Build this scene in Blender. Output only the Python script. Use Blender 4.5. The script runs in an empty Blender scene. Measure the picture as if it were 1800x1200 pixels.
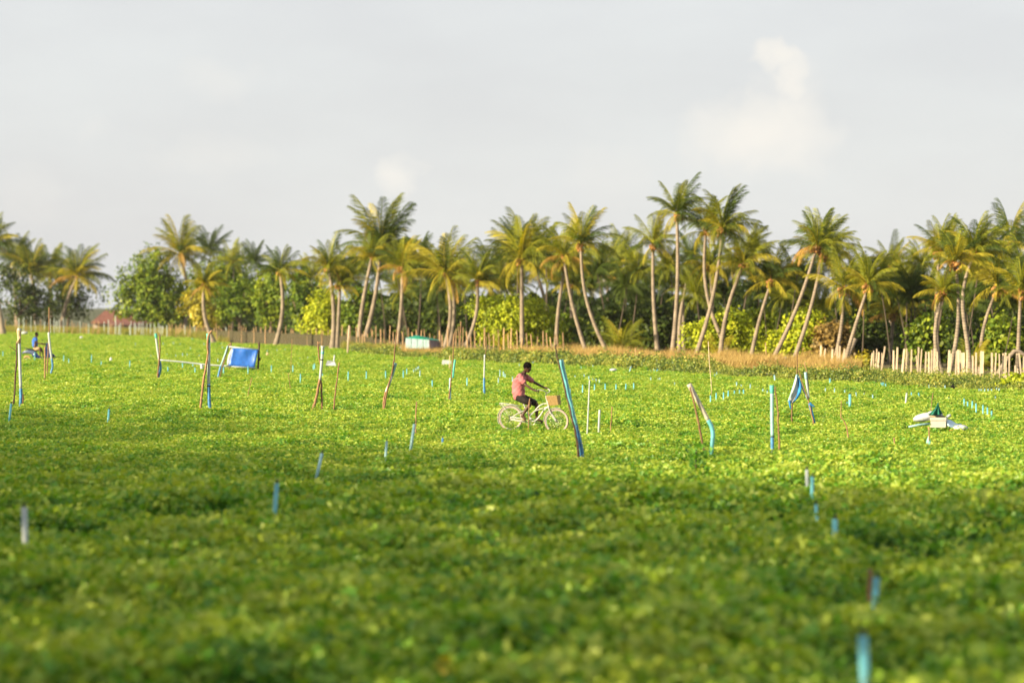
import bpy, bmesh, math, random
import numpy as np
from mathutils import Vector, Matrix, Euler
R = math.radians
random.seed(7); rng = np.random.default_rng(7)
S = bpy.context.scene
COL = S.collection

# ------------------------------------------------------------------ camera, light, exposure
F = 4250.0; H = 3.36; YH = 540.0          # focal length in photo pixels, eye height (m), horizon row
cam_d = bpy.data.cameras.new('camera'); cam = bpy.data.objects.new('camera', cam_d); COL.objects.link(cam)
cam.location = (0, 0, H); cam.rotation_euler = (R(90), 0, 0)
cam_d.lens = 85; cam_d.sensor_width = 36; cam_d.shift_y = -(600 - YH) / 1800.0
cam_d.clip_start = 0.5; cam_d.clip_end = 9000
cam_d.dof.use_dof = True; cam_d.dof.focus_distance = 74; cam_d.dof.aperture_fstop = 0.8; cam_d.dof.aperture_blades = 9
S.camera = cam

SUN_EL, SUN_AZ = 20.0, 60.0                # sun low, to the left of and behind the camera
EXPO = 1.42
sky_lin = 2 ** -EXPO
W = bpy.data.worlds.new('World'); S.world = W; W.use_nodes = True
nt = W.node_tree; nt.nodes.clear()
def nd(t, **k):
    n = nt.nodes.new(t)
    for a, b in k.items(): setattr(n, a, b)
    return n
def math_n(op, a, b=None, c=None, clamp=False):
    n = nd('ShaderNodeMath', operation=op); n.use_clamp = clamp
    for i, v in enumerate((a, b, c)):
        if v is None: continue
        if isinstance(v, (int, float)): n.inputs[i].default_value = v
        else: nt.links.new(v, n.inputs[i])
    return n.outputs[0]
out = nd('ShaderNodeOutputWorld'); bg = nd('ShaderNodeBackground'); bg.inputs[1].default_value = 0.1
nt.links.new(bg.outputs[0], out.inputs[0])
skyt = nd('ShaderNodeTexSky', sky_type='NISHITA'); skyt.sun_disc = False
skyt.sun_elevation = R(SUN_EL); skyt.sun_rotation = R(180 + SUN_AZ)
skyt.air_density = 1.0; skyt.dust_density = 2.0
tc = nd('ShaderNodeTexCoord'); sep = nd('ShaderNodeSeparateXYZ'); nt.links.new(tc.outputs['Generated'], sep.inputs[0])
gx, gy, gz = sep.outputs
yc = math_n('MAXIMUM', gy, 0.05)
U = math_n('DIVIDE', gx, yc); V = math_n('DIVIDE', gz, yc)
comb = nd('ShaderNodeCombineXYZ'); nt.links.new(gx, comb.inputs[0]); nt.links.new(gy, comb.inputs[1]); nt.links.new(math_n('MULTIPLY', gz, 3.0), comb.inputs[2])
def noise(scale, detail=6, rough=0.55, vec=None):
    n = nd('ShaderNodeTexNoise'); n.inputs['Scale'].default_value = scale; n.inputs['Detail'].default_value = detail
    n.inputs['Roughness'].default_value = rough; nt.links.new(vec or comb.outputs[0], n.inputs['Vector']); return n
streak = noise(5.0, 5); wisp = noise(45.0, 7, 0.6, tc.outputs['Generated']); puff = noise(22.0, 5, 0.55, tc.outputs['Generated'])
sw = nd('ShaderNodeSeparateXYZ'); nt.links.new(wisp.outputs['Color'], sw.inputs[0])
Ud = math_n('ADD', U, math_n('MULTIPLY', math_n('SUBTRACT', sw.outputs[0], 0.5), 0.035))
Vd = math_n('ADD', V, math_n('MULTIPLY', math_n('SUBTRACT', sw.outputs[1], 0.5), 0.03))
def blob(px, py, rx, ry, gain, soft=1.0):
    du = math_n('DIVIDE', math_n('SUBTRACT', Ud, (px - 900) / F), rx / F)
    dv = math_n('DIVIDE', math_n('SUBTRACT', Vd, (YH - py) / F), ry / F)
    r2 = math_n('ADD', math_n('MULTIPLY', du, du), math_n('MULTIPLY', dv, dv))
    return math_n('MULTIPLY', math_n('SUBTRACT', 1.0, math_n('POWER', r2, soft), clamp=True), gain)
acc = None
for b in ((1362, 102, 48, 34, 1.0, 1.2), (1383, 150, 38, 60, .9, 1.2), (1330, 232, 165, 90, 1.15, .8), (1380, 205, 85, 115, .4, 1), (1290, 262, 120, 75, .35, 1), (700, 305, 50, 48, .8, .9),
          (370, 275, 120, 50, .25, .8), (385, 142, 90, 40, .22, .8), (55, 345, 80, 60, .2, .8), (170, 225, 45, 30, .15, .8), (1060, 310, 90, 60, .2, .8)):
    v = blob(*b); acc = v if acc is None else math_n('MAXIMUM', acc, v)
cl = math_n('MULTIPLY', math_n('MULTIPLY', acc, math_n('ADD', math_n('MULTIPLY', puff.outputs[0], .9), .5)), math_n('GREATER_THAN', gy, 0.1), clamp=True)
# overcast veil colour, slightly brighter streaks
ramp = nd('ShaderNodeValToRGB'); ramp.color_ramp.elements[0].position = .38; ramp.color_ramp.elements[1].position = .62
nt.links.new(streak.outputs[0], ramp.inputs[0])
k = sky_lin * 10
ramp.color_ramp.elements[0].color = (.735 * k, .738 * k, .745 * k, 1); ramp.color_ramp.elements[1].color = (.79 * k, .80 * k, .80 * k, 1)
mix1 = nd('ShaderNodeMix', data_type='RGBA'); mix1.inputs['Factor'].default_value = .93
nt.links.new(skyt.outputs[0], mix1.inputs['A']); nt.links.new(ramp.outputs[0], mix1.inputs['B'])
mix2 = nd('ShaderNodeMix', data_type='RGBA'); nt.links.new(cl, mix2.inputs['Factor']); nt.links.new(mix1.outputs['Result'], mix2.inputs['A'])
mix2.inputs['B'].default_value = (.93 * k, .90 * k, .84 * k, 1)
nt.links.new(mix2.outputs['Result'], bg.inputs[0])

sun_d = bpy.data.lights.new('sun', 'SUN'); sun_d.energy = 5.0; sun_d.angle = R(0.7); sun_d.color = (1, .82, .54)
sun = bpy.data.objects.new('sun', sun_d); COL.objects.link(sun)
to_sun = Vector((-math.sin(R(SUN_AZ)) * math.cos(R(SUN_EL)), -math.cos(R(SUN_AZ)) * math.cos(R(SUN_EL)), math.sin(R(SUN_EL))))
sun.rotation_euler = to_sun.to_track_quat('Z', 'Y').to_euler(); sun.location = to_sun * 60
S.view_settings.view_transform = 'Standard'; S.view_settings.look = 'None'; S.view_settings.exposure = EXPO; S.view_settings.gamma = 1
S.view_settings.use_curve_mapping = False
S.render.engine = 'CYCLES'; S.cycles.use_denoising = True
S.cycles.max_bounces = 8; S.cycles.transparent_max_bounces = 12; S.cycles.diffuse_bounces = 3; S.cycles.transmission_bounces = 4

# ------------------------------------------------------------------ helpers
def depth(py, z=0.22): return F * (H - z) / (py - YH)
def P(px, py, Y): return Vector(((px - 900) / F * Y, Y, H - (py - YH) / F * Y))

def mat_basic(name, col, rough=.7, noise_scale=None, var=.25, metallic=0, bump=0, spec=.3, objvar=0):
    m = bpy.data.materials.new(name); m.use_nodes = True; t = m.node_tree; b = t.nodes['Principled BSDF']
    b.inputs['Roughness'].default_value = rough; b.inputs['Metallic'].default_value = metallic; b.inputs['Specular IOR Level'].default_value = spec
    b.inputs['Base Color'].default_value = (*col, 1)
    if noise_scale:
        c = t.nodes.new('ShaderNodeTexCoord'); n = t.nodes.new('ShaderNodeTexNoise'); n.inputs['Scale'].default_value = noise_scale; n.inputs['Detail'].default_value = 5
        t.links.new(c.outputs['Object'], n.inputs['Vector'])
        r = t.nodes.new('ShaderNodeValToRGB'); r.color_ramp.elements[0].position = .3; r.color_ramp.elements[1].position = .7
        r.color_ramp.elements[0].color = (*[x * (1 - var) for x in col], 1); r.color_ramp.elements[1].color = (*[min(1, x * (1 + var)) for x in col], 1)
        t.links.new(n.outputs[0], r.inputs[0]); t.links.new(r.outputs[0], b.inputs['Base Color'])
        if bump:
            bn = t.nodes.new('ShaderNodeBump'); bn.inputs['Strength'].default_value = bump; bn.inputs['Distance'].default_value = .02
            t.links.new(n.outputs[0], bn.inputs['Height']); t.links.new(bn.outputs[0], b.inputs['Normal'])
        if objvar:
            oi = t.nodes.new('ShaderNodeObjectInfo'); hs = t.nodes.new('ShaderNodeHueSaturation'); mr = t.nodes.new('ShaderNodeMapRange')
            mr.inputs['To Min'].default_value = 1 - objvar; mr.inputs['To Max'].default_value = 1 + objvar
            t.links.new(oi.outputs['Random'], mr.inputs[0]); t.links.new(mr.outputs[0], hs.inputs['Value'])
            t.links.new(r.outputs[0], hs.inputs['Color']); t.links.new(hs.outputs[0], b.inputs['Base Color'])
    return m

def mat_leaf(name, stops, trans=.35, rough=.5, gloss=.04, patch=0.0, patch_scale=.12, rnd=.25):
    """foliage: colour by the leaf's own tone, by plant and by patches of the field"""
    m = bpy.data.materials.new(name); m.use_nodes = True; t = m.node_tree; t.nodes.clear(); L = t.links.new
    o = t.nodes.new('ShaderNodeOutputMaterial'); at = t.nodes.new('ShaderNodeAttribute'); at.attribute_name = 'tone'
    oi = t.nodes.new('ShaderNodeObjectInfo')
    def mth(op, a, b):
        n = t.nodes.new('ShaderNodeMath'); n.operation = op
        for i, v in enumerate((a, b)):
            if isinstance(v, (int, float)): n.inputs[i].default_value = v
            else: L(v, n.inputs[i])
        return n.outputs[0]
    val = mth('ADD', at.outputs['Fac'], mth('MULTIPLY', mth('SUBTRACT', oi.outputs['Random'], .5), rnd))
    if patch:
        g = t.nodes.new('ShaderNodeNewGeometry'); n = t.nodes.new('ShaderNodeTexNoise'); n.inputs['Scale'].default_value = patch_scale; n.inputs['Detail'].default_value = 4
        L(g.outputs['Position'], n.inputs['Vector']); val = mth('ADD', val, mth('MULTIPLY', mth('SUBTRACT', n.outputs[0], .5), patch))
    r = t.nodes.new('ShaderNodeValToRGB'); cr = r.color_ramp
    while len(cr.elements) < len(stops): cr.elements.new(.5)
    for e, (p, c) in zip(cr.elements, stops): e.position = p; e.color = (*c, 1)
    L(val, r.inputs[0])
    d = t.nodes.new('ShaderNodeBsdfDiffuse'); tr = t.nodes.new('ShaderNodeBsdfTranslucent'); gl = t.nodes.new('ShaderNodeBsdfGlossy'); gl.inputs['Roughness'].default_value = rough
    gl.inputs['Color'].default_value = (.9, .9, .85, 1)
    hs = t.nodes.new('ShaderNodeHueSaturation'); hs.inputs['Hue'].default_value = .49; hs.inputs['Value'].default_value = 1.25; hs.inputs['Saturation'].default_value = 1.1
    L(r.outputs[0], d.inputs[0]); L(r.outputs[0], hs.inputs['Color']); L(hs.outputs[0], tr.inputs[0])
    m1 = t.nodes.new('ShaderNodeMixShader'); m1.inputs[0].default_value = trans; L(d.outputs[0], m1.inputs[1]); L(tr.outputs[0], m1.inputs[2])
    m2 = t.nodes.new('ShaderNodeMixShader'); m2.inputs[0].default_value = gloss; L(m1.outputs[0], m2.inputs[1]); L(gl.outputs[0], m2.inputs[2])
    L(m2.outputs[0], o.inputs[0]); return m

def np_mesh(name, Vt, Fc, tone=None, smooth=False, mat=None):
    """Vt (n,3), Fc (m,k) all faces of one size"""
    me = bpy.data.meshes.new(name); n, k_ = Fc.shape
    me.vertices.add(len(Vt)); me.vertices.foreach_set('co', np.asarray(Vt, np.float32).ravel())
    me.loops.add(n * k_); me.loops.foreach_set('vertex_index', Fc.astype(np.int32).ravel())
    me.polygons.add(n); me.polygons.foreach_set('loop_start', np.arange(0, n * k_, k_, dtype=np.int32)); me.polygons.foreach_set('loop_total', np.full(n, k_, np.int32))
    if tone is not None:
        a = me.attributes.new('tone', 'FLOAT', 'FACE'); a.data.foreach_set('value', np.asarray(tone, np.float32))
    me.update(calc_edges=True); me.validate()
    if mat: me.materials.append(mat)
    return me

class MB:
    def __init__(s): s.v = []; s.f = []
    def tube(s, pts, rad, n=8, cap=True):
        pts = [Vector(p) for p in pts]; base = len(s.v); up = None
        if not hasattr(rad, '__len__'): rad = [rad] * len(pts)
        for i, p in enumerate(pts):
            d = (pts[min(i + 1, len(pts) - 1)] - pts[max(i - 1, 0)]).normalized()
            if up is None: up = Vector((0, 1, 0)) if abs(d.y) < .8 else Vector((1, 0, 0))
            a = d.cross(up).normalized(); b = a.cross(d).normalized(); up = b
            for j in range(n):
                t = 2 * math.pi * j / n
                s.v.append(p + (a * math.cos(t) + b * math.sin(t)) * rad[i])
        for i in range(len(pts) - 1):
            for j in range(n):
                s.f.append((base + i * n + j, base + i * n + (j + 1) % n, base + (i + 1) * n + (j + 1) % n, base + (i + 1) * n + j))
        if cap:
            s.f.append(tuple(base + j for j in reversed(range(n)))); s.f.append(tuple(base + (len(pts) - 1) * n + j for j in range(n)))
        return s
    def box(s, c, size, rot=None):
        b = len(s.v); c = Vector(c)
        for dx in (-.5, .5):
            for dy in (-.5, .5):
                for dz in (-.5, .5):
                    q = Vector((dx * size[0], dy * size[1], dz * size[2]))
                    if rot: q.rotate(rot)
                    s.v.append(c + q)
        for f in ((0, 1, 3, 2), (4, 6, 7, 5), (0, 4, 5, 1), (2, 3, 7, 6), (0, 2, 6, 4), (1, 5, 7, 3)): s.f.append(tuple(b + i for i in f))
        return s
    def hexa(s, p8):            # 4 bottom then 4 top corners
        b = len(s.v); s.v += [Vector(p) for p in p8]
        for f in ((0, 3, 2, 1), (4, 5, 6, 7), (0, 1, 5, 4), (1, 2, 6, 5), (2, 3, 7, 6), (3, 0, 4, 7)): s.f.append(tuple(b + i for i in f))
        return s
    def ell(s, c, r, n=12, m=8, rot=None, jit=0):
        b = len(s.v); c = Vector(c)
        for i in range(m + 1):
            for j in range(n):
                th = math.pi * i / m; ph = 2 * math.pi * j / n
                q = Vector((math.sin(th) * math.cos(ph) * r[0], math.sin(th) * math.sin(ph) * r[1], math.cos(th) * r[2])) * (1 + random.uniform(-jit, jit))
                if rot: q.rotate(rot)
                s.v.append(c + q)
        for i in range(m):
            for j in range(n):
                s.f.append((b + i * n + j, b + i * n + (j + 1) % n, b + (i + 1) * n + (j + 1) % n, b + (i + 1) * n + j))
        return s
    def torus(s, c, Rr, r, axis='Y', n=36, m=8, a0=0, a1=2 * math.pi, flat=1.0):
        c = Vector(c); full = abs(a1 - a0 - 2 * math.pi) < 1e-3; b = len(s.v); nn = n if full else n + 1
        for i in range(nn):
            a = a0 + (a1 - a0) * i / n
            for j in range(m):
                t = 2 * math.pi * j / m; q = Rr + r * math.cos(t)
                s.v.append(c + Vector((q * math.cos(a), r * flat * math.sin(t), q * math.sin(a))))
        for i in range(n):
            i2 = (i + 1) % nn
            for j in range(m): s.f.append((b + i * m + j, b + i2 * m + j, b + i2 * m + (j + 1) % m, b + i * m + (j + 1) % m))
        return s
    def grid(s, rows, thick=.01):   # sheet of points with thickness along its normal direction y
        b = len(s.v); nr, nc = len(rows), len(rows[0])
        for off in (0, thick):
            for r_ in rows:
                for p in r_: s.v.append(Vector(p) + Vector((0, off, 0)))
        o2 = nr * nc
        for i in range(nr - 1):
            for j in range(nc - 1):
                a = b + i * nc + j
                s.f.append((a, a + 1, a + nc + 1, a + nc)); s.f.append((o2 + a, o2 + a + nc, o2 + a + nc + 1, o2 + a + 1))
        rim = [i for i in range(nc)] + [i * nc + nc - 1 for i in range(1, nr)] + [(nr - 1) * nc + i for i in range(nc - 2, -1, -1)] + [i * nc for i in range(nr - 2, 0, -1)]
        for q in range(len(rim)):
            a, c_ = b + rim[q], b + rim[(q + 1) % len(rim)]; s.f.append((a, a + o2, c_ + o2, c_))
        return s
    def build(s, name, mat, parent=None, origin=None, smooth=True, kind=None):
        o0 = Vector(origin) if origin is not None else (world_loc(parent) if parent else Vector((0, 0, 0)))
        me = bpy.data.meshes.new(name); me.from_pydata([tuple(v - o0) for v in s.v], [], s.f); me.update()
        if smooth: me.polygons.foreach_set('use_smooth', [True] * len(me.polygons))
        me.materials.append(mat); return link(name, me, parent, o0, kind)
def world_loc(o):
    l = Vector(o.location)
    while o.parent: o = o.parent; l = l + o.location
    return l
def link(name, me, parent=None, world=(0, 0, 0), kind=None):
    o = bpy.data.objects.new(name, me); COL.objects.link(o)
    if parent: o.parent = parent; o.location = Vector(world) - world_loc(parent)
    else: o.location = world
    if kind: o['kind'] = kind
    return o
def tag(o, label, cat, group=None):
    o['label'] = label; o['category'] = cat
    if group: o['group'] = group
    return o
def thing(name, label, cat, loc, group=None):
    o = bpy.data.objects.new(name, None); COL.objects.link(o); o.location = loc; o.empty_display_size = .3
    return tag(o, label, cat, group)

def skin_mesh(name, chains, mat, sub=2, root=0):
    """chains: lists of (point, radius); points that coincide are shared; returns a smooth continuous mesh"""
    bm = bmesh.new(); lay = bm.verts.layers.skin.verify(); d = {}
    def gv(p, r):
        k_ = tuple(round(x, 4) for x in p)
        if k_ not in d:
            v = bm.verts.new(p); rr = r if hasattr(r, '__len__') else (r, r); v[lay].radius = rr; d[k_] = v
            if len(d) == 1: v[lay].use_root = True
        return d[k_]
    for ch in chains:
        vs = [gv(p, r) for p, r in ch]
        for a, b in zip(vs, vs[1:]):
            try: bm.edges.new((a, b))
            except ValueError: pass
    me = bpy.data.meshes.new(name + '_tmp'); bm.to_mesh(me); bm.free()
    ob = bpy.data.objects.new(name + '_tmp', me); COL.objects.link(ob)
    sk = ob.modifiers.new('s', 'SKIN'); sk.use_smooth_shade = True; sb = ob.modifiers.new('b', 'SUBSURF'); sb.levels = sub
    dg = bpy.context.evaluated_depsgraph_get(); dg.update()
    m2 = bpy.data.meshes.new_from_object(ob.evaluated_get(dg)); m2.name = name
    bpy.data.objects.remove(ob); bpy.data.meshes.remove(me)
    m2.materials.clear(); m2.materials.append(mat); m2.polygons.foreach_set('use_smooth', [True] * len(m2.polygons))
    return m2

# ------------------------------------------------------------------ materials
M = {}
M['soil'] = mat_basic('soil', (.055, .065, .025), .95, .6, .5, bump=.6)
M['grove_floor'] = mat_basic('grove_floor', (.12, .10, .05), .95, .4, .4)
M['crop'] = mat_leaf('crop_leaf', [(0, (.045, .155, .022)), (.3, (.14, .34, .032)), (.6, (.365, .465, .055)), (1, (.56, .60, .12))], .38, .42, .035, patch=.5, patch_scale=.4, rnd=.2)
M['weed'] = mat_leaf('weed_leaf', [(0, (.03, .06, .015)), (.4, (.10, .17, .028)), (.75, (.29, .34, .05)), (1, (.50, .46, .10))], .35, .5, .03, patch=1.1, patch_scale=.7)
M['dry'] = mat_leaf('dry_grass', [(0, (.26, .20, .07)), (.5, (.44, .31, .115)), (1, (.60, .48, .20))], .35, .7, .0)
M['tallgrass'] = mat_leaf('tall_grass', [(0, (.12, .16, .03)), (.5, (.26, .28, .06)), (1, (.45, .38, .12))], .4, .7, .0)
M['bush_y'] = mat_leaf('yellow_green_leaves', [(0, (.06, .09, .008)), (.45, (.25, .33, .016)), (1, (.50, .53, .03))], .3, .5, .015, rnd=.1)
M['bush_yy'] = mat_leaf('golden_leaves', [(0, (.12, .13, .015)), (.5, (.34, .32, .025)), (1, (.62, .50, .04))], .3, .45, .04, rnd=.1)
M['bush_g'] = mat_leaf('green_leaves', [(0, (.03, .065, .008)), (.5, (.10, .17, .015)), (1, (.32, .38, .03))], .27, .5, .015, rnd=.1)
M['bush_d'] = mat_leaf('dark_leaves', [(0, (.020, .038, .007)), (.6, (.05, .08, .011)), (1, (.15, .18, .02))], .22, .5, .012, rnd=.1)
M['bush_o'] = mat_leaf('rusty_leaves', [(0, (.07, .06, .02)), (.5, (.22, .15, .04)), (1, (.40, .28, .07))], .25, .5, .03)
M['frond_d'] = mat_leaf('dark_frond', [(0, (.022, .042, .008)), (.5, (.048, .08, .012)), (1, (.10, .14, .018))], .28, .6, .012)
M['frond_m'] = mat_leaf('green_frond', [(0, (.055, .08, .010)), (.5, (.15, .18, .016)), (1, (.34, .34, .03))], .32, .6, .012)
M['frond_y'] = mat_leaf('golden_frond', [(0, (.15, .15, .018)), (.5, (.32, .29, .025)), (1, (.52, .43, .05))], .32, .6, .01)
M['frond_o'] = mat_leaf('old_orange_frond', [(0, (.26, .15, .03)), (.5, (.42, .25, .05)), (1, (.5, .32, .08))], .3, .6, .02)
M['wood'] = mat_basic('stick_bark', (.24, .14, .075), .85, 14, .4, bump=.4, objvar=.3)
M['darkwood'] = mat_basic('dark_stick', (.09, .055, .04), .85, 14, .4, bump=.4)
M['coconut'] = mat_basic('coconut_husk', (.36, .18, .055), .6, 5, .7)
M['stub'] = mat_basic('frond_stub', (.36, .17, .05), .8, 9, .4)
M['trunkwood'] = mat_basic('bush_limb', (.20, .15, .10), .9, 5, .4, bump=.5)
M['pipe_w'] = mat_basic('white_pvc', (.38, .43, .44), .35, 5, .12, spec=.5)
M['pipe_c'] = mat_basic('cyan_pvc', (.13, .42, .49), .35, 8, .2, spec=.5)
M['pipe_t'] = mat_basic('pale_teal_pvc', (.24, .42, .46), .4, 8, .2, spec=.5, objvar=.15)
M['pipe_b'] = mat_basic('blue_sleeve', (.05, .19, .40), .5, 9, .45, spec=.5)
M['pipe_g'] = mat_basic('green_tape', (.09, .42, .35), .5, 10, .3)
M['pipe_d'] = mat_basic('dusty_pipe', (.42, .38, .33), .6, 8, .35)
M['black'] = mat_basic('black_plastic', (.018, .02, .022), .5)
M['black_net'] = M['black']
M['tape'] = mat_basic('tan_wrap', (.50, .38, .22), .8, 10, .3)
M['stake'] = mat_basic('orange_stake_wood', (.38, .25, .135), .85, 10, .3, objvar=.35)
M['stake_p'] = mat_basic('pale_pipe_stake', (.45, .52, .50), .6, 10, .2, objvar=.25)
M['stake_c'] = mat_basic('cream_rib_wood', (.58, .47, .34), .8, 12, .2, objvar=.22)
M['tarp'] = mat_basic('blue_tarp', (.02, .12, .48), .4, 5, .2, bump=1.0, spec=.5)
M['white_sheet'] = mat_basic('white_plastic_sheet', (.42, .45, .48), .5, 5, .12, bump=.6)
M['lightblue'] = mat_basic('pale_blue_sheet', (.40, .55, .68), .5, 5, .15)
M['greencloth'] = mat_basic('green_cloth', (.015, .14, .10), .8, 8, .3, bump=.5)
M['tealcloth'] = mat_basic('teal_cloth', (.22, .60, .50), .8, 8, .2)
M['bluecloth'] = mat_basic('blue_cloth', (.03, .22, .55), .8, 8, .35, bump=.5)
M['foam'] = mat_basic('cream_foam_box', (.55, .52, .47), .7, 9, .06)
M['skin'] = mat_basic('brown_skin', (.06, .027, .018), .5, 12, .15, spec=.4)
M['hair'] = mat_basic('black_hair', (.005, .004, .004), 1.0, 60, .3, bump=.8, spec=.05)
M['pink'] = mat_basic('pink_cotton', (.40, .135, .15), .9, 5, .16, bump=1.0)
M['short_dark'] = mat_basic('dark_shorts', (.012, .009, .008), .8, 18, .8)
M['bluecot'] = mat_basic('blue_cotton', (.04, .13, .48), .85, 6, .1)
M['tan'] = mat_basic('tan_shorts', (.42, .29, .16), .85, 6, .1)
M['frame'] = mat_basic('off_white_paint', (.43, .44, .41), .3, 9, .06, spec=.5)
M['tyre'] = mat_basic('cream_tyre', (.36, .28, .25), .7, 9, .12)
M['steel'] = mat_basic('steel', (.45, .43, .40), .35, 9, .1, metallic=.8)
M['scoot'] = mat_basic('navy_paint', (.012, .03, .14), .25, 6, .1, spec=.6)
M['scoot_g'] = mat_basic('blue_grey_paint', (.09, .12, .22), .3, 6, .12, spec=.6)
M['rubber'] = mat_basic('rubber', (.02, .02, .02), .8)
M['dusty'] = mat_basic('dusty_tyre', (.40, .27, .13), .85, 8, .3)
M['rooft'] = mat_basic('red_roof', (.15, .065, .05), .85, 2, .2)
M['wall'] = mat_basic('pale_wall', (.42, .38, .34), .9, 1, .15)
M['hutwall'] = mat_basic('whitewashed_panel', (.20, .29, .31), .7, 4, .22)
M['huttop'] = mat_basic('teal_cover', (.02, .32, .24), .6, 3, .2)
M['hutend'] = mat_basic('mottled_end_panel', (.30, .24, .30), .8, 5, .45)
M['catfur'] = mat_basic('black_fur', (.006, .006, .007), .9)
# trunk bark with ring scars
def bark():
    m = bpy.data.materials.new('palm_bark'); m.use_nodes = True; t = m.node_tree; b = t.nodes['Principled BSDF']; L = t.links.new
    b.inputs['Roughness'].default_value = .9
    c = t.nodes.new('ShaderNodeTexCoord'); w = t.nodes.new('ShaderNodeTexWave'); w.bands_direction = 'Z'; w.inputs['Scale'].default_value = 2.2; w.inputs['Distortion'].default_value = 2.5
    n = t.nodes.new('ShaderNodeTexNoise'); n.inputs['Scale'].default_value = 3; n.inputs['Detail'].default_value = 6
    L(c.outputs['Object'], w.inputs[0]); L(c.outputs['Object'], n.inputs[0])
    r = t.nodes.new('ShaderNodeValToRGB'); r.color_ramp.elements[0].position = .3; r.color_ramp.elements[1].position = .75
    r.color_ramp.elements[0].color = (.13, .105, .08, 1); r.color_ramp.elements[1].color = (.33, .27, .20, 1)
    mx = t.nodes.new('ShaderNodeMix'); mx.data_type = 'FLOAT'; mx.inputs[0].default_value = .2
    L(n.outputs[0], mx.inputs['A']); L(w.outputs['Fac'], mx.inputs['B']); L(mx.outputs[0], r.inputs[0]); L(r.outputs[0], b.inputs['Base Color'])
    bp = t.nodes.new('ShaderNodeBump'); bp.inputs['Strength'].default_value = .35; bp.inputs['Distance'].default_value = .02; L(w.outputs['Fac'], bp.inputs['Height']); L(bp.outputs[0], b.inputs['Normal'])
    return m
M['bark'] = bark()
def netmat():
    m = bpy.data.materials.new('shade_net'); m.use_nodes = True; t = m.node_tree; b = t.nodes['Principled BSDF']; L = t.links.new
    b.inputs['Base Color'].default_value = (.055, .048, .02, 1); b.inputs['Roughness'].default_value = .8
    c = t.nodes.new('ShaderNodeTexCoord'); n = t.nodes.new('ShaderNodeTexNoise'); n.inputs['Scale'].default_value = 1.6; L(c.outputs['Object'], n.inputs[0])
    mr = t.nodes.new('ShaderNodeMapRange'); mr.inputs[1].default_value = .3; mr.inputs[2].default_value = .7; mr.inputs[3].default_value = .6; mr.inputs[4].default_value = .92
    L(n.outputs[0], mr.inputs[0]); L(mr.outputs[0], b.inputs['Alpha']); return m
M['net'] = netmat()

# ------------------------------------------------------------------ setting: ground
# field edge: photo column -> row of the crop's far edge
EX = [-400, 0, 330, 390, 600, 630, 700, 780, 840, 950, 1100, 1180, 1300, 1400, 1500, 1600, 1700, 1800, 2300]; EY = [574, 584, 594, 603, 613, 622, 627, 631, 635, 640, 648, 653, 661, 667, 672, 679, 685, 690, 718]
def edge_row(px): return float(np.interp(px, EX, EY))
def edge_depth(px): return depth(edge_row(px), .15)
def edge_pt(px, back=0.0):
    Y = edge_depth(px) * (1 + back); return Vector(((px - 900) / F * Y, Y, 0))
g = MB()
nx = 2
xs = [-4500, -400, -200, -100, -50, 0, 50, 100, 200, 400, 4500]; ys = [-600, -60, 0, 30, 60, 100, 150, 200, 300, 500, 1000, 3000, 7500]
g.v = [Vector((x, y, 0)) for y in ys for x in xs]
g.f = [(j * len(xs) + i, j * len(xs) + i + 1, (j + 1) * len(xs) + i + 1, (j + 1) * len(xs) + i) for j in range(len(ys) - 1) for i in range(len(xs) - 1)]
g.build('ground', M['soil'], smooth=False, kind='structure')
gf = MB(); pts = [edge_pt(x, .0) for x in (-400, 0, 400, 640, 840, 1150, 1400, 1800, 2300)]; bk = [Vector((p.x + 260, p.y + 160, .004)) for p in pts]
for i in range(len(pts)): pts[i].z = .004
gf.v = pts + bk; n_ = len(pts); gf.f = [(i, i + 1, n_ + i + 1, n_ + i) for i in range(n_ - 1)]
gf.build('grove_soil', M['grove_floor'], smooth=False, kind='structure')

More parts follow.
